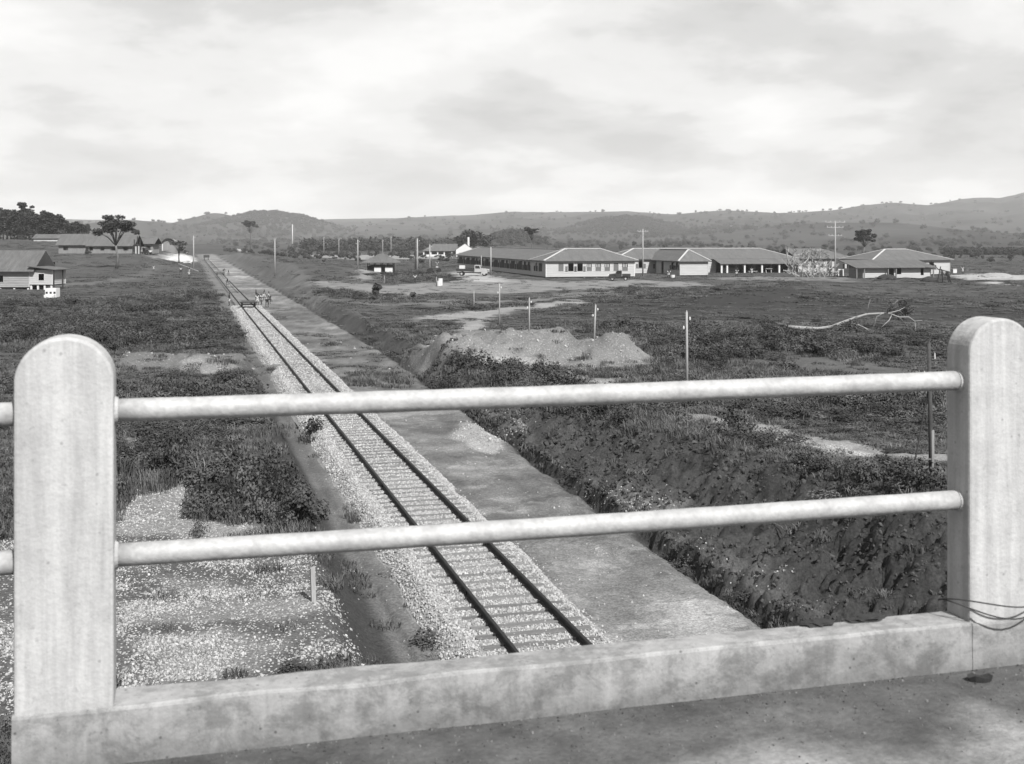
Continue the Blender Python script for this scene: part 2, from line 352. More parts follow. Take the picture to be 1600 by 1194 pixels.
# bare or stony patches of the place: outline as seen in the photo (turned into plan points), tone, vegetation left, chips
PATCH = [
    ([(455, 447), (480, 441), (520, 439), (600, 446), (700, 440), (760, 432), (853, 439), (1000, 438), (1100, 442), (1115, 446), (960, 451), (860, 456), (780, 459), (700, 457), (620, 463), (560, 456), (520, 453)], .24, .18, 0),
    ([(600, 476), (680, 470), (760, 470), (860, 460), (960, 455), (960, 462), (860, 470), (780, 474), (690, 478)], .17, .3, 0),
    ([(636, 499), (720, 489), (780, 480), (850, 473), (905, 469), (910, 474), (850, 482), (772, 492), (748, 515), (695, 518), (735, 500), (650, 502)], .30, .02, 0),
    ([(540, 470), (600, 474), (640, 477), (560, 478)], .2, .3, 0), ([(455, 466), (470, 462), (520, 478), (500, 480)], .2, .3, 0),
    ([(650, 574), (655, 545), (675, 527), (720, 516), (880, 514), (895, 530), (905, 560), (850, 580), (760, 580), (690, 578)], .22, .035, .25),
    ([(880, 565), (900, 540), (950, 519), (985, 524), (1015, 555), (1040, 572), (980, 578), (900, 582)], .22, .06, .2),
    ([(790, 572), (835, 569), (838, 576), (800, 580)], .5, 0, .3), ([(868, 592), (890, 586), (960, 592), (965, 606), (860, 606)], .3, .1, .2),
    ([(640, 545), (560, 560), (640, 575), (690, 580), (700, 560)], .17, .3, .1),
    ([(1170, 561), (1260, 560), (1400, 572), (1520, 584), (1520, 604), (1350, 590), (1200, 573)], .12, .08, 0),
    ([(1038, 634), (1100, 647), (1200, 664), (1300, 684), (1400, 705), (1520, 712), (1520, 727), (1390, 718), (1300, 700), (1180, 682), (1100, 664), (1040, 648)], .27, .0, 0),
    ([(900, 592), (965, 602), (1045, 632), (1040, 642), (1000, 640), (930, 612)], .24, .0, .1),
    ([(1178, 679), (1230, 684), (1350, 705), (1365, 713), (1300, 711), (1200, 693)], .5, .25, .6),
    ([(180, 556), (230, 549), (310, 556), (400, 566), (428, 590), (330, 592), (250, 580), (180, 584)], .19, .10, .1),
    ([(284, 567), (330, 563), (334, 569), (290, 572)], .30, 0, .3), ([(300, 588), (370, 571), (425, 575), (425, 585), (345, 583), (310, 592)], .25, .05, .3),
    ([(240, 612), (290, 606), (320, 610), (300, 620), (245, 619)], .5, .15, .8), ([(340, 606), (430, 600), (432, 611), (350, 612)], .45, .3, .7),
    ([(178, 735), (215, 716), (218, 742), (200, 760), (178, 752)], .4, .35, .8), ([(176, 683), (250, 682), (250, 688), (176, 689)], .3, .1, .2),
    ([(176, 805), (215, 775), (290, 764), (335, 790), (300, 806), (330, 820), (470, 826), (520, 850), (300, 856), (176, 865)], .24, .03, 1.0),
    ([(-60, 850), (176, 835), (480, 850), (505, 900), (545, 960), (585, 1060), (300, 1130), (-60, 1150)], .11, .012, .75),
    ([(176, 950), (330, 935), (470, 930), (500, 950), (430, 965), (176, 985)], .21, .0, 1.), ([(230, 905), (350, 895), (420, 915), (300, 930)], .21, .0, 1.),
    ([(200, 1010), (320, 990), (440, 1005), (380, 1050), (250, 1060)], .21, .0, 1.),
    ([(709, 668), (745, 662), (800, 700), (775, 712), (735, 705)], .36, .02, .7), ([(905, 845), (950, 848), (960, 870), (925, 870)], .28, .05, .5),
    ([(1015, 830), (1060, 838), (1190, 880), (1320, 960), (1215, 985), (1120, 900), (1040, 860)], .10, .02, .08),
    ([(735, 648), (790, 655), (830, 690), (822, 706), (790, 690)], .15, .1, .3), ([(880, 722), (960, 745), (1060, 800), (1020, 830), (930, 770)], .13, .1, .2),
    ([(250, 404), (272, 397), (300, 400), (305, 408), (280, 409)], .72, 0, .3), ([(85, 444), (140, 441), (215, 430), (255, 412), (262, 414), (222, 435), (150, 446), (90, 447)], .14, .1, 0),
    ([(232, 400), (262, 399), (262, 403), (240, 404)], .25, .1, 0), ([(478, 398), (700, 399), (715, 404), (560, 406), (480, 402)], .3, .05, 0),
    ([(562, 420), (600, 425), (580, 437), (556, 440)], .27, .1, 0), ([(430, 420), (455, 428), (480, 436), (450, 438), (432, 428)], .2, .1, 0),
    ([(1485, 430), (1520, 428), (1640, 431), (1640, 438), (1500, 437)], .42, .05, 0), ([(1545, 440), (1580, 441), (1570, 446), (1548, 446)], .4, .1, 0),
    ([(700, 428), (720, 422), (770, 432), (800, 440), (740, 440)], .42, 0, 0), ([(1110, 433), (1230, 432), (1340, 434), (1330, 440), (1240, 438), (1130, 438)], .2, .2, 0),
]
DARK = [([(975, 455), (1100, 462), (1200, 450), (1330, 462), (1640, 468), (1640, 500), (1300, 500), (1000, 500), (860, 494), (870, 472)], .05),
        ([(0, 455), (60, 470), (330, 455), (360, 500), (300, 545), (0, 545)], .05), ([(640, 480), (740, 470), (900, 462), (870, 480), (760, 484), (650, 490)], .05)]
def to_plan(polys):
    flat = np.array([q for p in polys for q in p], float); x, y, z = Gn(flat[:, 0], flat[:, 1]); r = []; k = 0
    for p in polys: r.append(list(zip(x[k:k + len(p)], y[k:k + len(p)]))); k += len(p)
    return r
PATCHW = [(w,) + tuple(q[1:]) for w, q in zip(to_plan([q[0] for q in PATCH]), PATCH)]
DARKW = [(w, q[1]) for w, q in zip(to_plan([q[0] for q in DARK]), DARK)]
def ground_maps(X, Y):
    s = lat(X, Y); sd = sditch(Y)
    n1_ = fbm(X, Y, 1 / 9., 4, 101); n2_ = fbm(X, Y, 1 / 2.2, 3, 111)
    tone = .088 + .05 * (n1_ - .5) + .03 * (n2_ - .5); veg = np.ones_like(X); chip = np.zeros_like(X)
    # far country: grassland with darker woods
    fr = sm(Y, 500, 1100); w_ = fbm(X, Y, 1 / 260., 5, 121, .6)
    tf = .056 - .030 * sm(w_, .44, .58) + .05 * (fbm(X, Y * 2.5, 1 / 60., 4, 131) - .5)
    tf = np.where(bump(X, Y, 985, 333, 2700, 115, 360) > 14, .055 + .03 * (w_ - .5), tf); tf = np.where(bump(X, Y, 800, 366, 1250, 48, 95) > 5, .055, tf); tf = np.where(bump(X, Y, 432, 327, 3000, 95, 400) > 30, .06 + .05 * (w_ - .4), tf)
    tone = tone * (1 - fr) + np.clip(tf, .02, .2) * fr
    wx = X + (fbm(X, Y, .35, 3, 141) - .5) * np.clip(Y * .03, .8, 4); wy = Y + (fbm(X, Y, .35, 3, 151) - .5) * np.clip(Y * .06, 1, 9)
    soft = np.clip(Y * .006, .22, 2.5)
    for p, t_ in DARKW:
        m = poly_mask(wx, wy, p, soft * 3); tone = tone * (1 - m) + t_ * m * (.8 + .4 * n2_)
    # right bank, raw earth
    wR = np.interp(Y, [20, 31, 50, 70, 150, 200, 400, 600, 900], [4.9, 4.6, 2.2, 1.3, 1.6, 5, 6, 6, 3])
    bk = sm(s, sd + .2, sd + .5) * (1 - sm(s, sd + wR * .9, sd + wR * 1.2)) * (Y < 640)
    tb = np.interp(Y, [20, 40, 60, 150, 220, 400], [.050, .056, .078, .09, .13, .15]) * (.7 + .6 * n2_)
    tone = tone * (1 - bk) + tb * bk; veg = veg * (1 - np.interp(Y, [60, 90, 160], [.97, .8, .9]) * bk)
    for (p, t_, vg, ch) in PATCHW:
        m = poly_mask(wx, wy, p, soft); tone = tone * (1 - m) + t_ * m * (.75 + .5 * n2_); veg = veg * (1 - m) + vg * m; chip = chip * (1 - m) + ch * m
    # formation: cess on the right, path on the left
    fm = sm(s, -3.4, -2.6) * (1 - sm(s, sd + .1, sd + .3)) * (Y < 700)
    al = Y * TC - X * TS; rut = fbm(s * 2.2, al * .22, 1.0, 4, 183); tfm = (.19 + .22 * (n1_ - .5)) * (.55 + .9 * n2_) * (.6 + .8 * fbm(X, Y, 2.4, 5, 181, .65)) * (.72 + .56 * rut); tfm = tfm * np.where(fbm(X, Y, .7, 4, 185) > .60, 1.35, 1.0); tfm = np.where(s < 0, .14 * (.7 + .6 * n2_), tfm)
    tfm = np.where((s > 2) & (Y > 66) & (Y < 150), tfm * .72, tfm)
    tfm = tfm * (1 + .25 * sm(Y, 150, 260)); pm_ = sm(s, -2.35, -1.95); tfm = np.where(s < 0, tfm * (1 - pm_) + (.15 + .08 * n2_) * pm_, tfm)
    keep = 1 - .9 * np.maximum.reduce([poly_mask(wx, wy, p, soft) for (p, t_, vg, ch) in PATCHW if ch in (.7, .5) and t_ in (.36, .28)])
    fm2 = fm * keep
    tone = tone * (1 - fm2) + tfm * fm2; veg = veg * (1 - fm); chip = np.maximum(chip * (1 - fm2), .008 * fm)
    veg = np.maximum(veg, .30 * ((s > 2.0) & (s < sd - .8) & (Y > 68) & (Y < 150) & (fbm(X, Y, .25, 3, 161) > .5)))
    veg = np.maximum(veg, .35 * ((s > -2.15) & (s < -1.75) & (fbm(X, Y, .5, 3, 171) > .55)))
    slope = sm(-s, 2.6, 3.0) * (1 - sm(-s, 3.6, 4.4)) * (1 - sm(Y, 60, 90))
    tone = tone * (1 - slope) + .052 * slope * (.8 + .4 * n2_); veg = veg * (1 - .95 * slope); chip = chip * (1 - .7 * slope)
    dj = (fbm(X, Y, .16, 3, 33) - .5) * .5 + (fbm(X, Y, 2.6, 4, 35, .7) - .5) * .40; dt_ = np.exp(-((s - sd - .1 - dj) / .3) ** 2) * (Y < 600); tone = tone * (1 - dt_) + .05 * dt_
    return np.clip(tone, .012, .8), np.clip(veg, 0, 1), np.clip(chip, 0, 1)

rowsY = np.concatenate([np.linspace(-40, 13, 16), np.linspace(14, 17.9, 12), 18 * np.exp(np.arange(0, 340) * .0042), 75.3 * np.exp(np.arange(0, 395) * .0119)])
colsA = np.linspace(-.80, .80, 620)
YY = np.repeat(rowsY, len(colsA)).reshape(len(rowsY), -1); XX = colsA[None, :] * np.maximum(YY, 14.)
ZZ = H(XX.ravel(), YY.ravel()).reshape(XX.shape)
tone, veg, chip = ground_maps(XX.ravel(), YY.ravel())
nr, nc = XX.shape
idx = np.arange(nr * nc).reshape(nr, nc)
Fq = np.stack([idx[:-1, :-1], idx[:-1, 1:], idx[1:, 1:], idx[1:, :-1]], -1).reshape(-1, 4)
def ground_mat():
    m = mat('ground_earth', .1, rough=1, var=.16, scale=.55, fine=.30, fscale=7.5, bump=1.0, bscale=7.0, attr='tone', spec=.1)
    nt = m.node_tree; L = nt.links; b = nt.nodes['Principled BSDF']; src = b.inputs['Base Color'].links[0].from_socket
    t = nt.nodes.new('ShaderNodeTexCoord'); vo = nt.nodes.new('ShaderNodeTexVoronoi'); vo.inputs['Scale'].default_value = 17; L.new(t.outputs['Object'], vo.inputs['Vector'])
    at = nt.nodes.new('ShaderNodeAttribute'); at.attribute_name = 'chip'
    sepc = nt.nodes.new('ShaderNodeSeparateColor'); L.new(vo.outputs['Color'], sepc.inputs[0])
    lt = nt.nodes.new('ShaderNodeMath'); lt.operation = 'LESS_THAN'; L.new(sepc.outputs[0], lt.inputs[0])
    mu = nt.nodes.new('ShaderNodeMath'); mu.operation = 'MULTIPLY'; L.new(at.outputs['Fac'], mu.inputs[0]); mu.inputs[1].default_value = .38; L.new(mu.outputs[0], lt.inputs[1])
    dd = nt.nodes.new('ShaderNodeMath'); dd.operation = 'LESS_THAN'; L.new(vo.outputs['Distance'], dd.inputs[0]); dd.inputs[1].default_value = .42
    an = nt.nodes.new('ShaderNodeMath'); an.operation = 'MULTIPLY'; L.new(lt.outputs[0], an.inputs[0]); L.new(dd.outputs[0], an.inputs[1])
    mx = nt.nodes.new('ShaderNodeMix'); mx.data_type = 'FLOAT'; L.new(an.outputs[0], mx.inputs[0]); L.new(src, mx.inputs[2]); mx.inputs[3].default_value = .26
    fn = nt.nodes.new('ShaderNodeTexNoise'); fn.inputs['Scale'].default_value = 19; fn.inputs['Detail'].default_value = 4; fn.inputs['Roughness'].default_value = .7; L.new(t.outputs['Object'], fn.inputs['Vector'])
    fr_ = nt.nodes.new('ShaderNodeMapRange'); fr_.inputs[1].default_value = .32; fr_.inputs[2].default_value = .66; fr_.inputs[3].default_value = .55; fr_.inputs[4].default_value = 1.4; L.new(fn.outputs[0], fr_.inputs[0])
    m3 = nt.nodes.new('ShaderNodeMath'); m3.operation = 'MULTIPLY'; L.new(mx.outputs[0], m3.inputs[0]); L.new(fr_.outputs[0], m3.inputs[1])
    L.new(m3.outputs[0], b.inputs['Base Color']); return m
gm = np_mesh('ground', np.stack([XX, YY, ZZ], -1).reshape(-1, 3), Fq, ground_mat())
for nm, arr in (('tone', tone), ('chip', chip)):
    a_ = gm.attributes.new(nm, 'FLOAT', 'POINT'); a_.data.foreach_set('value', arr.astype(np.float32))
kind(link('ground', gm), 'structure')
# ------------------------------------------------------------------ bridge underfoot
BA = math.atan(0.2715)
DECK = EYE - 1.535
md = MB().box(-1.492, -7, DECK - .55, 14, .26, DECK).box(-14, -7, DECK - .55, -1.66, .26, DECK - .004)
_nt = M_DECK.node_tree; _L = _nt.links; _b = _nt.nodes['Principled BSDF']; _s = _b.inputs['Base Color'].links[0].from_socket     # dirt swept against the kerb
_t = _nt.nodes.new('ShaderNodeTexCoord'); _sp = _nt.nodes.new('ShaderNodeSeparateXYZ'); _L.new(_t.outputs['Object'], _sp.inputs[0]); _n = _nt.nodes.new('ShaderNodeTexNoise'); _n.inputs['Scale'].default_value = 2.4; _n.inputs['Detail'].default_value = 5; _L.new(_t.outputs['Object'], _n.inputs['Vector'])
_a = _nt.nodes.new('ShaderNodeMath'); _a.operation = 'MULTIPLY_ADD'; _L.new(_n.outputs[0], _a.inputs[0]); _a.inputs[1].default_value = 1.3; _L.new(_sp.outputs[1], _a.inputs[2])
_r = _nt.nodes.new('ShaderNodeMapRange'); _r.inputs[1].default_value = .05; _r.inputs[2].default_value = .42; _r.inputs[3].default_value = 2.1; _r.inputs[4].default_value = .78; _L.new(_a.outputs[0], _r.inputs[0])
_m = _nt.nodes.new('ShaderNodeMath'); _m.operation = 'MULTIPLY'; _L.new(_s, _m.inputs[0]); _L.new(_r.outputs[0], _m.inputs[1]); _L.new(_m.outputs[0], _b.inputs['Base Color'])
deck = kind(md.build('bridge_deck', M_DECK, loc=(0, 3.802, 0)), 'structure'); deck.rotation_euler = (0, 0, BA)
rail_t = thing('bridge_railing', 'pale concrete bridge parapet with round-topped posts and two painted pipes', 'railing', (0, 3.802, DECK), BA)
def arch_post(x0, x1):
    r = (x1 - x0) / 2; zt = EYE - .283 - DECK; zs = zt - r * .96; cxm = (x0 + x1) / 2
    poly = [(x0, .13)] + [(cxm - r * math.cos(a), zs + r * .96 * math.sin(a)) for a in np.linspace(0, math.pi, 25)] + [(x1, .13)]
    me = MB().prism(poly, 'y', .009, .146).mesh('post', M_POST); return bevel(me, .009, 2)
for x0, x1 in ((-1.483, -1.209), (1.698, 1.972)):
    link('post', arch_post(x0, x1), rail_t)
def kerb(x0, x1, dy=0.0):
    n = 40; mb = MB(); prof = [(0.0, 0.0), (0.001, .06), (0.003, .156), (.006, .163), (.012, .167), (.080, .169), (.138, .168), (.150, .158), (.150, 0.0)]
    xs = np.linspace(x0, x1, n)
    vs = []
    for x in xs:
        for (y, z) in prof:
            j = (fbm(np.array([x * 3.0 + z * 9]), np.array([y * 20.]), 1.0, 3, 5)[0] - .5)
            vs.append((x, y + dy + j * .010, z + j * .012 * (z > .1)))
    k = len(prof)
    fs = [(i * k + j, i * k + (j + 1) % k, (i + 1) * k + (j + 1) % k, (i + 1) * k + j) for i in range(n - 1) for j in range(k)]
    fs += [tuple(range(k)), tuple(range((n - 1) * k, n * k))]
    return MB().add(vs, fs).mesh('kerb', M_KERB)
link('kerb', kerb(-1.487, 1.7035), rail_t); link('kerb', kerb(1.706, 4.5), rail_t); link('kerb', kerb(-4.5, -1.66, .0), rail_t)
for zc, lab in ((EYE - .510 - DECK, 'upper'), (EYE - .9436 - DECK, 'lower')):
    for x0, x1 in ((-1.215, 1.705), (-4.4, -1.477), (1.966, 4.4)):
        n = 26; pts = [(x, .079, zc - .004 * math.sin(math.pi * (x - x0) / (x1 - x0))) for x in np.linspace(x0, x1, n)]
        link('pipe_rail', MB().tube(pts, [.0345 + .0007 * math.sin(i * 2.1) for i in range(n)], 24).mesh('pipe_rail', M_PIPE, smooth=True), rail_t)
for x_ in (-1.209, 1.698):                     # collars of mortar where the pipes enter the posts
    for zc in (EYE - .510 - DECK, EYE - .9436 - DECK):
        s_ = -1 if x_ > 0 else 1
        link('pipe_socket', MB().tube([(x_, .079, zc), (x_ + s_ * .010, .079, zc)], [.043, .038], 20).mesh('pipe_socket', M_POST, smooth=False), rail_t)
def blob(name, r, mt, seed, sx=1, sy=1, sz=1, sub=2, rough=.35):
    bm = bmesh.new(); bmesh.ops.create_icosphere(bm, subdivisions=sub, radius=r)
    rg = random.Random(seed)
    for v_ in bm.verts:
        k = 1 + rough * (rg.random() - .5) * 1.6; v_.co = Vector((v_.co.x * sx * k, v_.co.y * sy * k, v_.co.z * sz * k))
    me = bpy.data.meshes.new(name); bm.to_mesh(me); bm.free(); me.materials.append(mt); return me
def bridge_pt(x, y, z): 
    c, s_ = math.cos(BA), math.sin(BA); return Vector((x * c - y * s_, 3.802 + x * s_ + y * c, DECK + z))
wp = []
for k in range(60):                            # slack loops of wire lying round the right-hand post
    a = k / 59 * 2 * math.pi * 1.6 + 2.6
    wp.append(bridge_pt(1.82 + .185 * math.cos(a), .075 + .125 * math.sin(a), .205 + .02 * math.sin(k * .31) + .006 * k / 10 + .012 * math.cos(a * 2)))
tag(MB().tube(wp, .0028, 5).build('wire_loop', mat('rusty_wire', .05)), 'thin dark wire looped around the foot of the right concrete post', 'wire')
for (x_, y_, sc_, sd__, lb) in ((1.16, .132, .042, 3, 'dark clod of earth on far edge of the kerb, left of two'), (1.36, .134, .05, 4, 'dark clod of earth on kerb edge, the one nearer the right post')):
    o = link('earth_clod', blob('earth_clod', sc_, M_DARKW, sd__, 1.5, .7, .32, 3), None, bridge_pt(x_, y_, .170), (0, 0, BA)); tag(o, lb, 'earth clod', 'earth clods on the kerb')
# ------------------------------------------------------------------ grit on the deck (see scatter below)
a0 = [(.040 * math.cos(a), .018 * math.sin(a), .0) for a in np.linspace(0, math.pi * 2, 10)[:-1]]
sh = MB().add([(x, y, 0.001) for x, y, z in a0] + [(x * 1.15, y * 1.2, .018 + .006 * math.sin(i * 2.3)) for i, (x, y, z) in enumerate(a0)] + [(x * .9, y * .9, .010) for x, y, z in a0],
      [(i, (i + 1) % 9, 9 + (i + 1) % 9, 9 + i) for i in range(9)] + [(9 + i, 9 + (i + 1) % 9, 18 + (i + 1) % 9, 18 + i) for i in range(9)] + [tuple(range(18, 27))])
tag(sh.build('husk_fragment', M_DARKW, loc=bridge_pt(1.66, -.10, .001)), 'small broken dark husk lying on the bridge deck below the right post', 'debris')

# ------------------------------------------------------------------ railway
tr = thing('railway_track', 'single railway line of dark rails on wooden sleepers running to the distance', 'railway track', (trk(0, 23), 23, 0))
TA = math.atan2(TC, -TS)                       # heading of the track
def T(s, t, z):                                # track coordinates: s right, t along from the point abreast of the camera
    return Vector((7.103 * TC * TC + s * TC - t * TS, 7.103 * TC * TS + s * TS + t * TC, z))
trl = Vector(tr.location)
prof = [(-.070, -.155), (.070, -.155), (.070, -.140), (.012, -.120), (.012, -.045), (.037, -.032), (.037, -.006), (.030, 0), (-.030, 0), (-.037, -.006), (-.037, -.032), (-.012, -.045), (-.012, -.120), (-.070, -.140)]
for s0 in (-.7525, .7525):
    ts = list(np.arange(8, 60, 4.0)) + list(np.arange(60, 540, 16.0)); vs = []; k = len(prof)
    for t_ in ts:
        for (a, z) in prof: vs.append(T(s0 + a + .006 * math.sin(t_ * .21 + s0), t_, z) - trl)
    fs = [(i * k + j, i * k + (j + 1) % k, (i + 1) * k + (j + 1) % k, (i + 1) * k + j) for i in range(len(ts) - 1) for j in range(k)]
    MB().add(vs, fs).build('rail', M_IRON, tr)
def fish(s0, t0, sd__):
    mb = MB()
    for sg in (-1, 1): mb.bar(T(s0 + sg * .03, t0 - .28, -.085) - trl, T(s0 + sg * .03, t0 + .28, -.085) - trl, .03, .08)
    for q in (-.2, -.07, .07, .2): mb.bar(T(s0 - .065, t0 + q, -.085) - trl, T(s0 + .065, t0 + q, -.085) - trl, .03, .03)
    mb.build('fishplate', M_IRON, tr)
for s0, t0 in ((-.7525, 26.6), (.7525, 31.0), (-.7525, 38.8), (.7525, 43.2)): fish(s0, t0, 1)
sm_ = []
for k in range(4):
    mb = MB(); rg = random.Random(k + 3); n = 9; vs = []
    for i in range(n + 1):
        x = -1.22 + 2.44 * i / n
        for (y, z) in ((-.115, -.14), (-.115, -.012), (-.10, 0), (.10, 0), (.115, -.012), (.115, -.14)):
            vs.append((x + rg.uniform(-.03, .03) * (i in (0, n)), y + rg.uniform(-.008, .008), z + rg.uniform(-.006, .006)))
    fs = [(i * 6 + j, i * 6 + (j + 1) % 6, i * 6 + 6 + (j + 1) % 6, i * 6 + 6 + j) for i in range(n) for j in range(6)] + [tuple(range(6)), tuple(range(n * 6, n * 6 + 6))]
    sm_.append(mb.add(vs, fs).mesh('sleeper', M_SLEEP))
SLT = [12 + i * .64 for i in range(270)]
for i, t_ in enumerate(SLT):
    o = link('sleeper', sm_[i % 4], tr, T(random.uniform(-.05, .05), t_ + random.uniform(-.05, .05), -.154 + random.uniform(-.010, .010)) - trl, (random.uniform(-.02, .02), random.uniform(-.006, .006), TA - math.pi / 2 + random.uniform(-.04, .04) + (math.pi if i % 2 else 0)))
mb = MB()
for t_ in SLT[:90]:
    for s0 in (-.7525, .7525):
        for sg in (-1, 1):
            if random.random() < .8: c = T(s0 + sg * .085, t_, -.14) - trl; mb.box(c.x - .035, c.y - .035, c.z - .02, c.x + .035, c.y + .035, c.z + .03)
kind(mb.build('rail_spikes', M_IRON, tr), 'stuff')
# ballast bed with its stones
def ball_h(s, t):
    n = fbm(np.asarray(s) * 1.0, np.asarray(t), 1.3, 3, 201) - .5
    a = np.abs(np.asarray(s) + .05 + .45 * (fbm(np.asarray(s) * .3, np.asarray(t), .5, 4, 203) - .5)); 
    hw = np.where(np.asarray(s) < 0, np.interp(t, [15, 28, 45, 70], [1.32, 1.42, 1.55, 1.6]), np.interp(t, [15, 28, 60], [1.30, 1.35, 1.5]))
    tp = -.175 + .02 * n
    return tp + (FORM - .06 - tp) * sm(a, hw, hw + .62 + .3 * n) 
ts = np.arange(10, 152, .30); ss = np.linspace(-2.12, 2.12, 40)
SS, TT = np.meshgrid(ss, ts); bz = ball_h(SS.ravel(), TT.ravel()) - .004
fadeb = sm(TT.ravel(), 132, 152); bz = bz * (1 - fadeb) + (FORM - .1 + .22 * (np.abs(SS.ravel()) < 1.5)) * fadeb
bx = 7.103 * TC * TC + SS.ravel() * TC - TT.ravel() * TS; by = 7.103 * TC * TS + SS.ravel() * TS + TT.ravel() * TC
ii = np.arange(len(ts) * len(ss)).reshape(len(ts), len(ss))
Fb = np.stack([ii[:-1, :-1], ii[:-1, 1:], ii[1:, 1:], ii[1:, :-1]], -1).reshape(-1, 4)
kind(tag(link('ballast_bed', np_mesh('ballast_bed', np.stack([bx, by, bz], -1), Fb, M_BED)), 'pale bed of crushed stone under the railway sleepers', 'ballast'), 'stuff')

# ------------------------------------------------------------------ scatter by geometry nodes (for what nobody could count)
def proto_collection(name, meshes):
    c = bpy.data.collections.new(name)
    for i, me in enumerate(meshes):
        o = bpy.data.objects.new('%s_%02d' % (name, i), me); c.objects.link(o)
    return c
def scatter(name, pts, rot, scl, pick, coll):
    me = bpy.data.meshes.new(name); me.vertices.add(len(pts)); me.vertices.foreach_set('co', np.asarray(pts, np.float32).ravel())
    a = me.attributes.new('rot', 'FLOAT_VECTOR', 'POINT'); a.data.foreach_set('vector', np.asarray(rot, np.float32).ravel())
    a = me.attributes.new('scl', 'FLOAT_VECTOR', 'POINT'); a.data.foreach_set('vector', np.asarray(scl, np.float32).ravel())
    a = me.attributes.new('pick', 'INT', 'POINT'); a.data.foreach_set('value', np.asarray(pick, np.int32))
    o = link(name, me)
    ng = bpy.data.node_groups.new(name, 'GeometryNodeTree')
    ng.interface.new_socket('Geometry', in_out='INPUT', socket_type='NodeSocketGeometry'); ng.interface.new_socket('Geometry', in_out='OUTPUT', socket_type='NodeSocketGeometry')
    gi = ng.nodes.new('NodeGroupInput'); go = ng.nodes.new('NodeGroupOutput'); ip = ng.nodes.new('GeometryNodeInstanceOnPoints')
    ci = ng.nodes.new('GeometryNodeCollectionInfo'); ci.inputs['Collection'].default_value = coll; ci.inputs['Separate Children'].default_value = True; ci.inputs['Reset Children'].default_value = True
    def na(n, t):
        q = ng.nodes.new('GeometryNodeInputNamedAttribute'); q.data_type = t; q.inputs[0].default_value = n; return q.outputs[0]
    l = ng.links
    l.new(gi.outputs[0], ip.inputs['Points']); l.new(ci.outputs[0], ip.inputs['Instance']); ip.inputs['Pick Instance'].default_value = True
    l.new(na('pick', 'INT'), ip.inputs['Instance Index']); l.new(na('rot', 'FLOAT_VECTOR'), ip.inputs['Rotation']); l.new(na('scl', 'FLOAT_VECTOR'), ip.inputs['Scale'])
    l.new(ip.outputs[0], go.inputs[0])
    md_ = o.modifiers.new('scatter', 'NODES'); md_.node_group = ng
    return kind(o, 'stuff')
def stone_mesh(seed, mt, r=1.0):
    me = blob('stone', r, mt, seed, 1, .8, .65, 1, .5); return me
ST = proto_collection('stone_kinds', [stone_mesh(i, M_STONE) for i in range(6)])
CH = proto_collection('chip_kinds', [stone_mesh(20 + i, M_CHIP) for i in range(6)])
def rnd_rot(n): return RNG.uniform(0, 6.28, (n, 3))
pts = []; scl = []
for t0, t1, dens, r in ((14, 40, 420, .030), (40, 70, 170, .038), (70, 150, 45, .055)):
    n = int((t1 - t0) * 4.0 * dens); s = RNG.uniform(-2.0, 2.0, n); t = RNG.uniform(t0, t1, n); z = ball_h(s, t)
    keep = (z > FORM + .02) | (RNG.random(n) < .07)
    # the sleepers lie mostly bare, with some stones on them
    ph = np.abs(((t - 12) / .64 + .5) % 1 - .5) * .64
    onsl = (ph < .12) & (np.abs(s) < 1.22) & (z > -.25); keep &= ~(onsl & (RNG.random(n) < np.where(fbm(s, t, .8, 2, 207) > .47, .985, .85)))
    keep &= ~((np.abs(np.abs(s) - .7525) < .05))
    s, t, z = s[keep], t[keep], z[keep]; z = np.where((np.abs(((t - 12) / .64 + .5) % 1 - .5) * .64 < .12) & (np.abs(s) < 1.22), np.maximum(z, -.158), z)
    z = np.maximum(z, FORM + .0)
    pts.append(np.stack([7.103 * TC * TC + s * TC - t * TS, 7.103 * TC * TS + s * TS + t * TC, z + .004], -1)); scl.append(r * RNG.uniform(.6, 1.35, len(s)))
P_ = np.concatenate(pts); S_ = np.concatenate(scl)
sc3 = lambda a: np.stack([a, a, a], -1)
o = scatter('ballast_stones', P_, rnd_rot(len(P_)), sc3(S_), RNG.integers(0, 6, len(P_)), ST); tag(o, 'loose pale broken stones heaped along the rails', 'stones')
# stone chips strewn over the stony ground
pts = []; scl = []
for y0, y1, dens, r in ((19, 40, 560, .019), (40, 70, 80, .032), (70, 100, 25, .05)):
    n = int((y1 - y0) * (y0 + y1) * .5 * 1.1 * dens); y = RNG.uniform(y0, y1, n); x = RNG.uniform(-.55, .55, n) * y
    s = lat(x, y); ok = (np.abs(s) > 1.9); x, y = x[ok], y[ok]
    _, vg, ch = ground_maps(x, y); pn = fbm(x, y, .9, 4, 301); kp = RNG.random(len(x)) < ch * (.10 + .95 * sm(pn, .43, .60))
    x, y = x[kp], y[kp]; pts.append(np.stack([x, y, H(x, y) + .005], -1)); scl.append(r * np.clip(RNG.lognormal(-.15, .5, len(x)), .3, 2.2))
P_ = np.concatenate(pts); S_ = np.concatenate(scl)
o = scatter('stone_chips', P_, rnd_rot(len(P_)), sc3(S_), RNG.integers(0, 6, len(P_)), CH); tag(o, 'pale stone chips strewn over bare ground beside the line', 'stone chips')
n = 1500; gx = RNG.uniform(-1.6, 2.6, n); gy = -np.abs(RNG.normal(0, 1, n)) ** 1.5 * .28 - .004; c_, s_ = math.cos(BA), math.sin(BA)
GR = proto_collection('grit_kinds', [stone_mesh(90 + i, mat('grit_%d' % i, v_)) for i, v_ in enumerate((.05, .10, .2))])
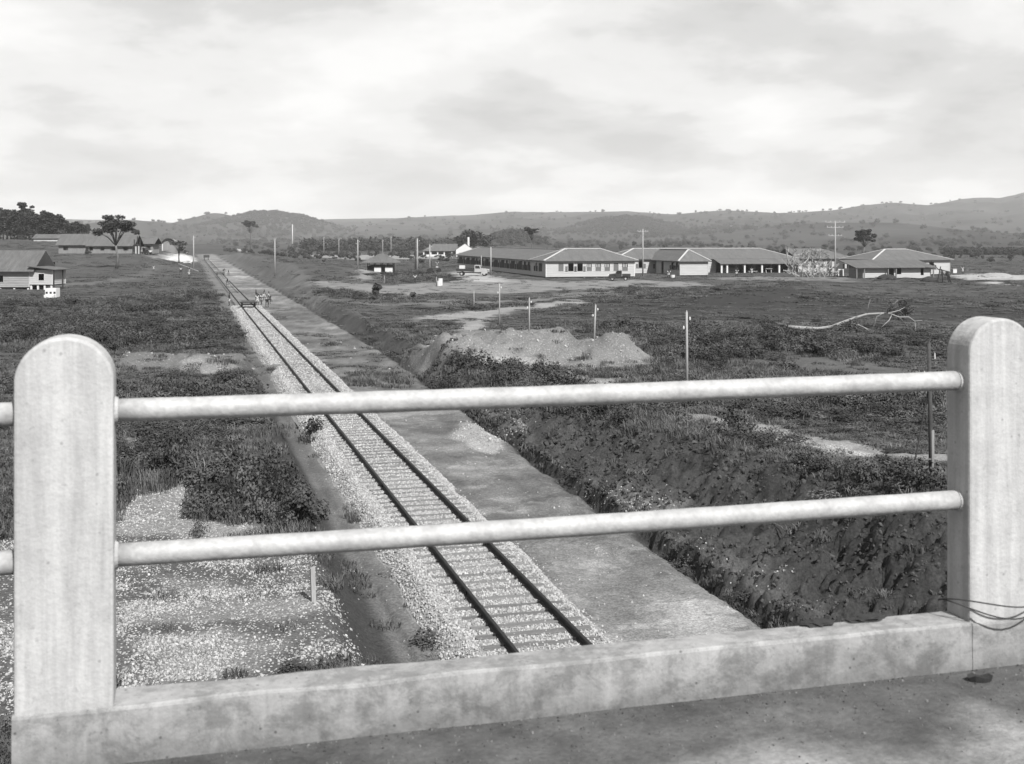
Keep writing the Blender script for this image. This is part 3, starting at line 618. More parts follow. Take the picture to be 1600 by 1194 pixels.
o = scatter('deck_grit', np.stack([gx * c_ - gy * s_, 3.802 + gx * s_ + gy * c_, np.full(n, DECK + .0008)], -1), rnd_rot(n), sc3(RNG.uniform(.0012, .0055, n) * RNG.uniform(.4, 1.2, n)), RNG.integers(0, 3, n), GR); tag(o, 'fine grit gathered on the deck along the foot of the kerb', 'grit')
# clods of raw earth on the right bank
CL = proto_collection('clod_kinds', [blob('clod', 1.0, mat('bank_earth', .06, var=.3, scale=5, rnd=.45), 60 + i, 1, .85, .6, 1, .5) for i in range(5)])
n = 15000; y = 18.5 * np.exp(RNG.random(n) * math.log(75 / 18.5)); sd = sditch(y); s = sd + .3 + RNG.random(n) ** 1.2 * np.interp(y, [20, 31, 50, 70], [5.2, 5, 2.6, 1.8]); x = trk(s, y)
kp = RNG.random(n) < .25 + .9 * sm(fbm(x, y, .9, 3, 305), .42, .6); x, y = x[kp], y[kp]; n = len(x)
P_ = np.stack([x, y, H(x, y)], -1); k = RNG.uniform(.015, .07, n) * RNG.uniform(.5, 1.4, n) * np.clip(y / 30, .8, 1.8)
o = scatter('bank_clods', P_, rnd_rot(n), sc3(k), RNG.integers(0, 5, n), CL); tag(o, 'loose dark clods of earth on the raw right bank', 'earth')
# grasses, weeds and low bushes
def grass_mesh(seed, mt, n, h, spread, lean=.5, w=.03):
    rg = random.Random(seed); mb = MB()
    for i in range(n):
        a = rg.uniform(0, 6.28); r = spread * math.sqrt(rg.random()); x, y = r * math.cos(a), r * math.sin(a)
        hh = h * rg.uniform(.45, 1.15); b = rg.uniform(0, 6.28); dx, dy = math.cos(b), math.sin(b); l = lean * hh * rg.uniform(.2, 1.2); ww = w * rg.uniform(.6, 1.4)
        px, py = -dy * ww / 2, dx * ww / 2
        mb.add([(x - px, y - py, -.04), (x + px, y + py, -.04), (x + dx * l * .35 + px * .8, y + dy * l * .35 + py * .8, hh * .6), (x + dx * l * .35 - px * .8, y + dy * l * .35 - py * .8, hh * .6), (x + dx * l, y + dy * l, hh * .95)], [(0, 1, 2, 3), (3, 2, 4)])
    return mb.mesh('tuft', mt, fix=False)
def bush_mesh(seed, mt, n, r, h, leaf, stems=5):
    rg = random.Random(seed); mb = MB()
    lob = [(rg.uniform(-.6, .6) * r, rg.uniform(-.6, .6) * r, rg.uniform(.3, .85) * h, rg.uniform(.35, .6) * r) for k in range(7)]
    for i in range(n):
        lx, ly, lz, lr = rg.choice(lob)
        d = Vector((rg.gauss(0, 1), rg.gauss(0, 1), rg.gauss(0, .8))).normalized() * lr * rg.uniform(.5, 1.05)
        c = Vector((lx, ly, lz)) + d
        if c.z < .02: c.z = rg.uniform(.02, .15)
        nrm = (d.normalized() + Vector((rg.uniform(-.8, .8), rg.uniform(-.8, .8), rg.uniform(-.2, .9)))).normalized()
        u_ = nrm.orthogonal().normalized(); u_ = (Matrix.Rotation(rg.uniform(0, 6.28), 3, nrm) @ u_); w_ = nrm.cross(u_); L_ = leaf * rg.uniform(.6, 1.4)
        mb.add([c - u_ * L_ * .5, c + w_ * L_ * .28, c + u_ * L_ * .5, c - w_ * L_ * .28], [(0, 1, 2, 3)])
    for k in range(stems):
        l_ = rg.choice(lob); mb.tube([(l_[0] * .2, l_[1] * .2, -.1), (l_[0], l_[1], l_[2])], [.03 * r, .012 * r], 4)
    return mb.mesh('bush', mt, fix=False)
VEG = []
for i in range(3): VEG.append(grass_mesh(i, M_GRASS[0], 80, .40, .36, .5, .02))
for i in range(2): VEG.append(grass_mesh(10 + i, M_GRASS[1], 60, .50, .30, .7, .02))
for i in range(2): VEG.append(grass_mesh(20 + i, M_GRASS[2], 80, .34, .40, .6, .028))
for i in range(3): VEG.append(bush_mesh(30 + i, M_GRASS[4 if i else 3], 420, .6, .75, .105))
for i in range(2): VEG.append(bush_mesh(40 + i, M_GRASS[0], 360, .55, .55, .09))
VC = proto_collection('weed_kinds', VEG)
TALL = [([(176, 690), (430, 640), (470, 690), (520, 790), (470, 825), (340, 815), (300, 770), (176, 775)], .6), ([(176, 600), (420, 610), (440, 650), (176, 690)], .55),
        ([(0, 475), (130, 470), (330, 455), (405, 545), (330, 552), (170, 548), (0, 552)], 1.0), ([(700, 590), (850, 582), (960, 600), (1100, 640), (1250, 700), (1480, 760), (1480, 800), (1300, 770), (1150, 705), (1000, 665), (850, 650), (700, 615)], .35),
        ([(1010, 510), (1200, 505), (1500, 510), (1500, 560), (1200, 556), (1040, 575), (900, 520)], .9), ([(1040, 600), (1500, 600), (1500, 690), (1200, 655)], .55), ([(560, 428), (640, 424), (720, 430), (700, 440), (600, 442)], .8), ([(440, 450), (520, 455), (600, 462), (640, 470), (500, 474)], .8),
        ([(640, 585), (700, 580), (870, 585), (870, 600), (700, 606)], .5), ([(960, 450), (1100, 455), (1110, 462), (960, 462)], .8), ([(720, 472), (820, 467), (960, 468), (1000, 473), (850, 478), (730, 484)], .6)]
TALLW = [(w, k_[1]) for w, k_ in zip(to_plan([k_[0] for k_ in TALL]), TALL)]
pts = []; scl = []; pick = []
def band(y0, y1, dens, size, hsz):
    n = int((y1 - y0) * (y0 + y1) * .5 * 1.12 * dens); y = RNG.uniform(y0, y1, n); x = RNG.uniform(-.56, .56, n) * y
    s = lat(x, y); _, vg, ch = ground_maps(x, y)
    tall = np.zeros(n)
    for p, k in TALLW: tall = np.maximum(tall, k * poly_mask(x, y, p, np.clip(y * .02, .6, 4)))
    pn = fbm(x, y, .22, 4, 401); kp = RNG.random(n) < vg * (.35 + 1.1 * sm(pn, .3, .6) + .4 * tall)
    if y1 > 160: kp &= ~in_building(x, y)
    x, y, tall, pn = x[kp], y[kp], tall[kp], pn[kp]; m = len(x)
    r_ = RNG.random(m); bush = r_ < (.03 + .55 * tall * sm(pn, .38, .62)) * np.where(y > 130, .45, 1)
    pk = np.where(bush, RNG.integers(7, 12, m), np.where(RNG.random(m) < .25 + .2 * (pn < .45), RNG.integers(3, 5, m), np.where(RNG.random(m) < .5, RNG.integers(0, 3, m), RNG.integers(5, 7, m))))
    k = size * RNG.uniform(.55, 1.35, m); lf = fbm(x, y, .07, 3, 411); kz = hsz * RNG.uniform(.5, 1.3, m) * (.45 + 1.1 * sm(lf, .3, .7)) * (.55 + .65 * tall) * np.where(bush, 1.1, 1)
    pts.append(np.stack([x, y, H(x, y)], -1)); scl.append(np.stack([k, k, kz], -1)); pick.append(pk)
def in_building(x, y):
    m = np.zeros(len(x), bool)
    for (ox, oy, a, x0, x1, y0, y1) in FOOT:
        c, s_ = math.cos(a), math.sin(a); lx = (x - ox) * c + (y - oy) * s_; ly = -(x - ox) * s_ + (y - oy) * c
        m |= (lx > x0 - .8) & (lx < x1 + .8) & (ly > y0 - 1.2) & (ly < y1 + .8)
    return m
FOOT = []
# ------------------------------------------------------------------ buildings
def sub_iv(a, b, cuts):
    segs = [(a, b)]
    for c0, c1 in cuts:
        ns = []
        for p, q in segs:
            if c1 <= p or c0 >= q: ns.append((p, q)); continue
            if c0 > p: ns.append((p, c0))
            if c1 < q: ns.append((c1, q))
        segs = ns
    return [s_ for s_ in segs if s_[1] - s_[0] > .02]
def board_wall(mb, p0, p1, z0, z1, ops, board=.30, vertical=False):
    p0 = Vector((p0[0], p0[1], 0)); p1 = Vector((p1[0], p1[1], 0)); d = (p1 - p0); L = d.length; d /= L; nr_ = Vector((d.y, -d.x, 0))
    if not vertical:
        edges = sorted(set([z0, z1] + [o_[2] for o_ in ops] + [o_[3] for o_ in ops])); zs = [z0]
        for e_ in edges:
            while zs[-1] + board * 1.3 < e_: zs.append(zs[-1] + board)
            if e_ > zs[-1] + .02: zs.append(e_)
        for a, b in zip(zs[:-1], zs[1:]):
            cuts = [(o_[0], o_[1]) for o_ in ops if o_[2] < b - .01 and o_[3] > a + .01]
            for x0, x1 in sub_iv(0, L, cuts):
                q0 = p0 + d * x0; q1 = p0 + d * x1; o1 = nr_ * .055; o2 = nr_ * .015; up = Vector((0, 0, 1))
                mb.add([q0 + o1 + up * a, q1 + o1 + up * a, q1 + o2 + up * b, q0 + o2 + up * b, q0 - o2 + up * a, q1 - o2 + up * a, q1 - o2 + up * b, q0 - o2 + up * b],
                       [(0, 1, 2, 3), (5, 4, 7, 6), (0, 4, 5, 1), (3, 2, 6, 7), (0, 3, 7, 4), (1, 5, 6, 2)])
    else:
        x = 0; k = 0
        while x < L - .01:
            b = min(L, x + board); cuts = [(o_[2], o_[3]) for o_ in ops if o_[0] < b - .01 and o_[1] > x + .01]
            for a0, a1 in sub_iv(z0, z1, cuts):
                q0 = p0 + d * (x + .004); q1 = p0 + d * (b - .004); o1 = nr_ * (.045 if k % 2 else .02); up = Vector((0, 0, 1))
                mb.add([q0 + o1 + up * a0, q1 + o1 + up * a0, q1 + o1 + up * a1, q0 + o1 + up * a1, q0 - nr_ * .01 + up * a0, q1 - nr_ * .01 + up * a0, q1 - nr_ * .01 + up * a1, q0 - nr_ * .01 + up * a1],
                       [(0, 1, 2, 3), (5, 4, 7, 6), (0, 4, 5, 1), (3, 2, 6, 7), (0, 3, 7, 4), (1, 5, 6, 2)])
            x = b; k += 1
def window(parent, p0, p1, o_, style, mwall=M_WHITE):
    p0 = Vector((p0[0], p0[1], 0)); p1 = Vector((p1[0], p1[1], 0)); d = (p1 - p0).normalized(); n_ = Vector((d.y, -d.x, 0)); x0, x1, z0, z1 = o_[:4]; up = Vector((0, 0, 1)); w = .07
    mb = MB()
    def bar(xa, za, xb, zb, off=.045): mb.bar(p0 + d * xa + up * za + n_ * off, p0 + d * xb + up * zb + n_ * off, .07, .07)
    bar(x0, z0, x1, z0); bar(x0, z1, x1, z1); bar(x0, z0 + .036, x0, z1 - .036); bar(x1, z0 + .036, x1, z1 - .036)
    f = mb.build('window', mwall, parent)
    c = (x0 + x1) / 2
    if style == 'shut':
        m2 = MB(); m2.bar(p0 + d * c + up * (z0 + .05) + n_ * .01, p0 + d * c + up * (z1 - .05) + n_ * .01, x1 - x0 - .1, .03); m2.build('shutter', M_SHUT, f)
    elif style == 'half':
        zm = (z0 + z1) / 2; m2 = MB(); m2.bar(p0 + d * c + up * (z0 + .05) + n_ * .01, p0 + d * c + up * zm + n_ * .01, x1 - x0 - .1, .03); m2.build('shutter', M_SHUT, f)
        m3 = MB()
        for k in range(1, 4): xx = x0 + (x1 - x0) * k / 4; m3.bar(p0 + d * xx + up * (zm + .02) + n_ * .01, p0 + d * xx + up * (z1 - .05) + n_ * .01, .16, .02)
        m3.build('pane', M_WALL, f)
    elif style == 'open':
        for sg, xx in ((-1, x0), (1, x1)):
            m2 = MB(); q = p0 + d * xx + n_ * .09; m2.bar(q + d * sg * .26 + up * (z0 + .02), q + d * sg * .26 + up * (z0 + .62 * (z1 - z0)), .42, .03); m2.build('shutter', M_SHUT, f)
    return f
def roof(parent, x0, y0, x1, y1, ze, zr, axis='x', hip0=True, hip1=True, ov=.55, m=None, caps=True, name='roof', capm=None):
    m = m or M_ROOF
    if axis == 'y': tr_ = lambda p: (p[1], p[0], p[2]); x0, y0, x1, y1 = y0, x0, y1, x1
    else: tr_ = lambda p: p
    half = (y1 - y0) / 2; sl = (zr - ze) / half; zo = ze - sl * ov; ym = (y0 + y1) / 2
    a0, b0, a1, b1 = x0 - ov, y0 - ov, x1 + ov, y1 + ov
    r0 = x0 + half if hip0 else a0; r1 = x1 - half if hip1 else a1
    top = [(a0, b0, zo), (a1, b0, zo), (a1, b1, zo), (a0, b1, zo), (r0, ym, zr), (r1, ym, zr)]
    vs = top + [(x, y, z - .12) for x, y, z in top]; fs = [(0, 1, 5, 4), (2, 3, 4, 5), (3, 0, 4), (1, 2, 5)]
    fs = fs + [tuple(i + 6 for i in reversed(f)) for f in fs] + [(0, 6, 7, 1), (1, 7, 8, 2), (2, 8, 9, 3), (3, 9, 6, 0)]
    r_ = MB().add([tr_(v_) for v_ in vs], fs).build(name, m, parent)
    if caps:
        ln = [(4, 5)]
        if hip0: ln += [(4, 0), (4, 3)]
        if hip1: ln += [(5, 1), (5, 2)]
        if not hip0: ln += []
        for i, j in ln:
            a = Vector(tr_(top[i])); b = Vector(tr_(top[j])); MB().bar(a + Vector((0, 0, .05)), b + Vector((0, 0, .05)), .30, .12).build('ridge_cap', capm or M_CAP, r_)
    return r_
def gable_end(mb, axis, c, a, b, ze, zr):
    mid = (a + b) / 2
    pl = [(a, ze), (b, ze), (mid, zr)]
    if axis == 'x': mb.prism([(p[0], p[1]) for p in pl], 'x', c - .03, c + .03)
    else: mb.prism([(p[0], p[1]) for p in pl], 'y', c - .03, c + .03)
def foot(t, x0, x1, y0, y1): FOOT.append((t.location.x, t.location.y, t.rotation_euler.z, x0, x1, y0, y1))
def shell(t, x0, y0, x1, y1, z0, z1, front=(), left=(), right=(), m=None, step=2.2, piers=True, vertical=False, fs=None, ls=None, wallm=None):
    m = m or M_WALL; fr, lf, rt_ = (x0, y0), (x0, y1), (x1, y0)
    for (p0, p1, ops, st) in (((x0, y0), (x1, y0), front, fs), ((x0, y1), (x0, y0), left, ls), ((x1, y0), (x1, y1), right, None), ((x1, y1), (x0, y1), (), None)):
        mb = MB(); board_wall(mb, p0, p1, z0, z1, ops, vertical=vertical); mb.build('wall', m, t)
        for i, o_ in enumerate(ops): window(t, p0, p1, o_, (st[i % len(st)] if st else 'open'), wallm or m)
    for (cx_, cy_) in ((x0, y0), (x1, y0), (x0, y1), (x1, y1)):
        MB().box(cx_ - .07, cy_ - .07, z0 - .02, cx_ + .07, cy_ + .07, z1 - .01).build('corner_post', wallm or m, t)
    MB().box(x0 + .05, y0 + .05, z0 - .16, x1 - .05, y1 - .05, z0 - .02).build('floor', M_DARKW, t)
    if piers:
        pm = MB().box(-.13, -.13, -1.0, .13, .13, z0 - .17).mesh('pier', M_WHITE)
        for k in range(int((x1 - x0) / step) + 1): link('pier', pm, t, (x0 + .2 + k * (x1 - x0 - .4) / int((x1 - x0) / step), y0 + .15, 0))
        for k in range(1, int((y1 - y0) / 3) + 1): link('pier', pm, t, (x0 + .15, y0 + .15 + k * (y1 - y0 - .3) / int((y1 - y0) / 3), 0))
    foot(t, x0, x1, y0, y1)
GA = math.atan2(.226, .974)
def gz(x, y): return Hs(x, y)

# long hall, front wing and the long wing running back from its left end
t = thing('timber_hall', 'long pale boarded hall with eight front windows and hipped roof, parked pickup before it', 'hall', (6.1, 213.6, .80), GA)
k_ = .1148 / .974
fw = [((a - 853) * k_, (b - 853) * k_, 1.42, 2.95) for a, b in ((872, 881), (887.5, 897), (902, 911.5), (917, 926), (931, 941), (945.5, 955), (960, 969), (974, 984))]
lw = [(x_, x_ + 1.25, 1.35, 2.95) for x_ in (92 - 3.8 - 6.2 * k for k in range(14))]
shell(t, 0, 0, 16.7, 10, .5, 3.56, fw, [(x_ - 82, x_ - 82 + 1.25, 1.35, 2.95) for x_ in (84.5, 88.3)], (), fs=['shut', 'open', 'open', 'half', 'half', 'half', 'shut', 'half'], ls=['open', 'shut'], wallm=M_WHITE)
roof(t, 0, 0, 16.7, 10, 3.6, 5.5)
shell(t, .16, 10.2, 9.8, 88, .5, 3.50, (), [(1.5 + 3.15 * k, 3.2 + 3.15 * k, 1.3, 3.0) for k in range(24)], (), ls=['open', 'shut', 'open', 'open', 'shut'], step=4, wallm=M_WALL)
roof(t, .16, 4.9, 9.8, 88, 3.55, 5.36, 'y', False, True)
# range behind, with its veranda on white columns
t = thing('veranda_block', 'grey roofed range with deep shaded veranda on four white columns', 'building', (21, 239.3, .72), GA)
shell(t, 0, 0, 39, 11, .5, 3.5, [(4.6, 5.7, 1.5, 2.9), (8.2, 9.3, 1.4, 2.9), (21.3, 22.6, .52, 3.2), (23.0, 25.6, 1.5, 3.2), (26.2, 29.6, .52, 3.2), (30.0, 33.4, .52, 3.2), (33.8, 38.2, .52, 3.2)], (), (), fs=['open', 'open', 'none', 'none', 'none', 'none', 'none'])  # tall gaps behind the columns are added to make the veranda darker inside
roof(t, 0, 0, 39, 11, 3.55, 5.42)
vr = MB(); zt = 5.42 - 1.0 * (5.42 - 3.55) / 5.5
pl = [(0.2, 3.46), (-4.2, 2.42), (-4.2, 2.30), (0.2, 3.34)]
vr.prism(pl, 'x', 20.6, 39.4); vr.build('veranda_roof', M_ROOF, t)
for xx in (21.0, 22.2, 26.0, 29.8, 33.6, 38.0):
    MB().box(xx - .17, -3.9, -.3, xx + .17, -3.56, 2.33).build('column', M_WHITE, t)
MB().box(20.7, -4.0, -.4, 38.8, -.02, .06).build('veranda_floor', M_WALL2, t)
foot(t, 20, 39, -4.5, 0)
def clutter(name, lab, cat, x, y, a, kinds, grp=None):
    q = thing(name, lab, cat, (x, y, gz(x, y)), a, grp)
    for (nm, x0, y0, z0, x1, y1, z1, m_) in kinds: MB().box(x0, y0, z0, x1, y1, z1).build(nm, m_, q)
    return q
def vp(lx, ly): c, s_ = math.cos(GA), math.sin(GA); return (21 + lx * c - ly * s_, 239.3 + lx * s_ + ly * c)
for lx, ly, w, h, lab in ((28.0, -3.2, 2.0, .8, 'low pale trestle bench in the veranda between the second and third gaps'), (31.6, -3.0, 1.5, 1.3, 'pale rounded crate stack standing in the veranda, middle bay'), (35.6, -3.1, 1.8, .9, 'pale trestle bench in the last veranda bay by the brushwood')):
    x_, y_ = vp(lx, ly); q = thing('trestle_bench', lab, 'bench', (x_, y_, .78), GA, 'benches on the veranda')
    MB().box(-w / 2, -.3, h - .08, w / 2, .3, h).build('top', M_WALL, q)
    for sx in (-1, 1): MB().bar((sx * w * .32, -.25, 0), (sx * w * .40, .0, h - .09), .1, .1).build('leg', M_WALL, q); MB().bar((sx * w * .46, .25, 0), (sx * w * .40, .06, h - .09), .1, .1).build('leg', M_WALL, q)
# wing with blank white gable front
t = thing('hip_roofed_wing', 'small wing with blank pale boarded front and white-edged pyramid roof', 'building', (31.9, 226, .75), GA)
shell(t, 0, 0, 5.6, 13.0, .5, 3.47, (), [(8.5, 9.7, 1.4, 2.9), (11, 12.2, 1.4, 2.9), (3.0, 4.2, .55, 2.9)], (), ls=['open', 'open', 'none'], wallm=M_WALL, step=1.8)
roof(t, 0, 0, 5.6, 18.0, 3.5, 5.30, 'y', True, False)
# continuation of the range beyond the brushwood, and the far hipped block
t = thing('windowed_range', 'low range with pale window front half hidden by brushwood and tall pole', 'building', (59.6, 248.2, .7), GA)
shell(t, 0, 0, 12.8, 10, .5, 3.5, [(1 + 1.9 * k, 2.1 + 1.9 * k, 1.4, 2.9) for k in range(5)], (), (), fs=['half', 'shut', 'half', 'shut', 'half'], wallm=M_WHITE)
roof(t, 0, 0, 12.8, 10, 3.55, 5.42, 'x', False, True, caps=False)
t = thing('hip_roofed_block', 'large hip roofed block rising behind the open shed at right', 'building', (70.5, 232, .7), GA)
shell(t, 0, 0, 16.6, 15.3, .5, 3.45, [(2, 3.1, 1.4, 2.9), (12, 13.1, 1.4, 2.9)], [(4, 5.1, 1.4, 2.9), (9, 10.1, 1.4, 2.9)], (), wallm=M_WALL)
roof(t, 0, 0, 16.6, 12, 3.5, 5.35, 'x', True, True)
# workshop shed with lean-to roof
t = thing('lean_to_shed', 'low workshop shed with dark sloping roof and patched white board walls', 'shed', (62.8, 213, .62), GA)
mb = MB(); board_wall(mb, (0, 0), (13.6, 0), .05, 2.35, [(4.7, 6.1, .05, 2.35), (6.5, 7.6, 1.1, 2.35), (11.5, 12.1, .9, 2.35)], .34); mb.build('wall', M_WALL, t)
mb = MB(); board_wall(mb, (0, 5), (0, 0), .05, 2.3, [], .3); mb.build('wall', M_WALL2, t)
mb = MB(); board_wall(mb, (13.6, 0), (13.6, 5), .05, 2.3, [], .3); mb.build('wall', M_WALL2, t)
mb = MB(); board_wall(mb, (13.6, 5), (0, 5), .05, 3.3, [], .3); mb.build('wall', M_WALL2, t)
MB().prism([(-.9, 2.38), (5.4, 3.62), (5.4, 3.5), (-.9, 2.26)], 'x', -1.9, 14.2).build('roof', M_ROOF2, t)
for xx in (-1.6, -.1, 4.6, 6.2, 13.7): MB().box(xx - .09, -.72, 0, xx + .09, -.55, 2.28).build('post', M_WOOD, t)
foot(t, -1.8, 14, -.8, 5)
t = thing('privy_booth', 'tiny dark booth with white framed opening left of the lean-to shed', 'booth', (60.9, 222, .7), GA)
MB().box(0, .15, 0, 1.0, 1.2, 1.5).build('wall', M_DARKW, t)
for (a, b, c, d_) in ((-.08, 0, .12, 1.6), (.88, 0, 1.08, 1.6)): MB().box(a, .02, b, c, .14, d_).build('door_frame', M_WHITE, t)
MB().box(-.08, .0, 1.62, 1.08, .16, 1.8).build('door_frame', M_WHITE, t); MB().box(.13, .0, .02, .87, .14, .25).build('door_frame', M_WHITE, t)
g_ = G(1476, 441); t = thing('pole_frame', 'collapsed dark pole frame leaning beside the right end of the shed', 'pole frame', g_, GA)
for a, b, w in (((-1.4, 0, -.1), (-.6, .2, 2.6), .12), ((-.3, 0, -.1), (-.5, .1, 2.2), .12), ((.8, 0, -.1), (.5, .2, 1.9), .16), ((1.3, .2, -.1), (.7, .2, 1.7), .2), ((-3.4, .3, 2.5), (-.4, .2, 2.1), .09), ((-.9, .1, 2.1), (1.0, .15, 1.7), .16), ((-2.3, .4, 3.6), (-.9, .2, 2.0), .08)):
    MB().bar(a, b, w, w).build('pole', M_DARKW, t)
mb = MB(); rg = random.Random(5)
for k in range(60): x_ = rg.uniform(-.9, 1.0); z_ = 1.75 + rg.uniform(-.15, .15) - .1 * x_; mb.bar((x_, .1, z_), (x_ + rg.uniform(-.3, .3), rg.uniform(-.3, .3), z_ - rg.uniform(.3, .9)), .06, .02)
mb.build('thatch', M_DARKW, t)
for (u_, v_, r_, lab) in ((1386, 437, 1.5, 'dark heap of spoil against the white shed wall, left one'), (1452, 440, 1.3, 'dark heap of spoil beside the pole frame')):
    g_ = G(u_, v_); tag(link('spoil_heap', blob('spoil_heap', r_, M_DARKW, int(u_), 1.1, .7, .55, 3, .12), None, g_ + Vector((0, 0, .1))), lab, 'heap', 'dark heaps by the shed')
g_ = G(1491, 427); t = clutter('white_crate', 'small white crate on the pale yard right of the hipped block', 'crate', g_.x, g_.y, .1, [('body', -.4, -.35, 0, .4, .35, .75, M_WHITE), ('lid', -.44, -.39, .752, .44, .39, .82, M_WHITE)])

# brushwood stacked at the end of the veranda
g_ = G(1262, 433); t = thing('brushwood_pile', 'tall tangled pile of bleached branches and poles between the two ranges', 'brushwood', g_, GA)
rg = random.Random(9); mb = MB(); mb2 = MB()
for k in range(62):
    x_ = rg.uniform(-3.6, 5.0); top = 5.2 if x_ < .5 else 3.6; ln_ = rg.uniform(1.2, 3.2); an = rg.uniform(.3, 2.8); z_ = rg.uniform(0, max(.3, top - ln_ * .7)) * rg.random() ** .5
    y_ = rg.uniform(-1, 1.2); a = Vector((x_, y_, z_)); b = a + Vector((math.cos(an) * ln_, rg.uniform(-.6, .6), abs(math.sin(an)) * ln_)); m_ = (a + b) / 2 + Vector((rg.uniform(-.2, .2), 0, rg.uniform(-.2, .2)))
    mb.tube([a, m_, b], [rg.uniform(.07, .14), .07, .03], 5)
mb.build('branch_tangle', M_POLE, t)
for k in range(90):
    x_ = rg.uniform(-3.4, 4); z_ = rg.uniform(1.5, 4.6); a = Vector((x_, rg.uniform(-.6, .6), z_))
    mb2.tube([a, a + Vector((rg.uniform(-.6, .6), 0, rg.uniform(.1, .5))), a + Vector((rg.uniform(-1.1, 1.1), rg.uniform(-.4, .4), rg.uniform(.3, 1.1)))], [.05, .035, .015], 4)
mb2.build('twigs', M_DARKW, t)
for x_ in (-1.5, -.5, 1.8): MB().bar((x_ + .9, -1.5, 0), (x_, -1.1, 1.5), .28, .05).build('plank', M_WHITE, t)
for x_, z_, l_ in ((-2.6, 4.4, .2), (-1.9, 5.0, -.3), (-.6, 4.6, .1), (.3, 4.9, .3), (1.4, 5.1, 0), (2.9, 5.2, 0), (4.2, 3.6, .4), (5.0, 3.4, -.5)): MB().bar((x_, .9, 0), (x_ + l_, .9, z_), .15, .15).build('scaffold_pole', M_POLE, t)
for a, b in (((-2.6, .8, 3.9), (1.4, .8, 4.6)), ((-2.4, .8, 2.2), (2.9, .8, 2.6)), ((1.4, .8, 4.9), (3.0, .8, 4.9)), ((.2, .8, .3), (3.0, .8, 3.2)), ((2.2, .7, .2), (5.0, .7, 2.9)), ((3.2, .7, 2.6), (5.4, .7, .3))): MB().bar(a, b, .13, .13).build('scaffold_beam', M_POLE, t)

# colonnaded house far behind
t = thing('colonnaded_house', 'distant white house with arcade of pillars and white gable end', 'house', (PX(661, 522), 522, gz(PX(661, 522), 522)), .02)
MB().box(0, 0, -.6, 14.6, 4, .45).build('plinth', M_WHITE, t); MB().box(0, 3.6, .45, 14.6, 9, 2.9).build('wall', M_WALL2, t)
for i, xx in enumerate((.3, 3.4, 6.4, 9.3, 12.6)): MB().box(xx - .28, .05, .452, xx + .28, .6, 2.75).build('pillar', M_WHITE, t)
for x0, x1 in ((.6, 3.1), (3.7, 6.1), (6.7, 9.0), (12.9, 14.3)): MB().box(x0, .1, .452, x1, .4, .95).build('parapet', M_WHITE, t)
roof(t, 0, 0, 14.6, 9, 2.85, 5.6, 'x', True, False, caps=False, m=M_ROOF2, ov=.5)
mb = MB(); mb.box(14.5, -3.5, -.6, 22.2, 6, 3.0); mb.prism([(14.5, 3.0), (22.2, 3.0), (18.35, 5.6)], 'y', -3.5, 6); mb.build('gable_wall', M_WHITE, t)
MB().prism([(14.1, 2.86), (18.35, 5.72), (22.6, 2.86), (22.6, 3.0), (18.35, 5.88), (14.1, 3.0)], 'y', -3.3, 6.2).build('roof', M_ROOF2, t)
for xx in (16, 17): MB().box(xx, -3.56, .9, xx + .5, -3.48, 1.8).build('window', M_SHUT, t)
MB().box(19.5, 2, 4.5, 20.3, 2.8, 8.6).build('chimney', M_WHITE, t)
foot(t, 0, 22, -4, 9)
# open shelter
g_ = G(595, 426); t = thing('open_shelter', 'small open shelter with overhanging pyramid roof and white dwarf walls', 'shelter', g_, .05)
roof(t, -2.9, 0, 2.9, 5, 2.45, 3.7, 'x', True, True, ov=.9, m=M_ROOF2, caps=False)
for xx in (-2.6, -1.3, 0, 1.3, 2.4): MB().box(xx - .07, .1, 0, xx + .07, .24, 2.35).build('post', M_DARKW, t); MB().box(xx - .07, 4.6, 0, xx + .07, 4.74, 2.35).build('post', M_DARKW, t)
MB().box(-1.3, 0.0, 0, .05, .09, 1.1).build('dwarf_wall', M_WHITE, t); MB().box(.85, 0.0, 0, 2.3, .09, 1.1).build('dwarf_wall', M_WHITE, t); MB().box(-2.7, .3, 0, -1.5, 1.6, 1.25).build('counter', M_DARKW, t); MB().box(-2.4, 4.2, 0, 2.3, 4.4, 1.5).build('back_wall', M_WALL3, t)
foot(t, -3, 3, 0, 5)
# houses on the left
YA = 184.; zA = gz(PX(30, YA), YA)
t = thing('boarded_house', 'old boarded house with big grey roof and white lean-to room', 'house', (PX(46, YA), YA, zA), -.02)
shell(t, -20, 0, -.02, 8, .35, 3.3, [(15.0, 16.0, 1.1, 2.2), (8, 9, 1.1, 2.2)], (), (), m=M_WALL2, fs=['none', 'none'], wallm=M_WALL)
roof(t, -20, 0, .2, 8, 3.3, 6.0, 'x', False, False, m=M_ROOF2, caps=False, ov=.7)
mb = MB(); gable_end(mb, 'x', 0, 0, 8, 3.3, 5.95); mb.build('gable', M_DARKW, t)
shell(t, .04, .0, 3.6, 5, .75, 3.0, [(1.35, 2.3, 1.35, 2.45)], (), (), m=M_WALL, fs=['none'], wallm=M_WHITE, step=1.1)
MB().prism([(-.05, 3.66), (4.4, 3.1), (4.4, 2.98), (-.05, 3.52)], 'y', -.7, 5.4).build('roof', M_ROOF2, t)
MB().box(3.9, -.5, 0, 4.05, -.35, 3.0).build('post', M_DARKW, t); MB().box(3.9, 3, 0, 4.05, 3.15, 3.0).build('post', M_DARKW, t)
t = thing('dark_outhouse', 'dark open-fronted outhouse behind the boarded house', 'outhouse', (PX(53, 197), 197, gz(PX(53, 197), 197)), -.02)
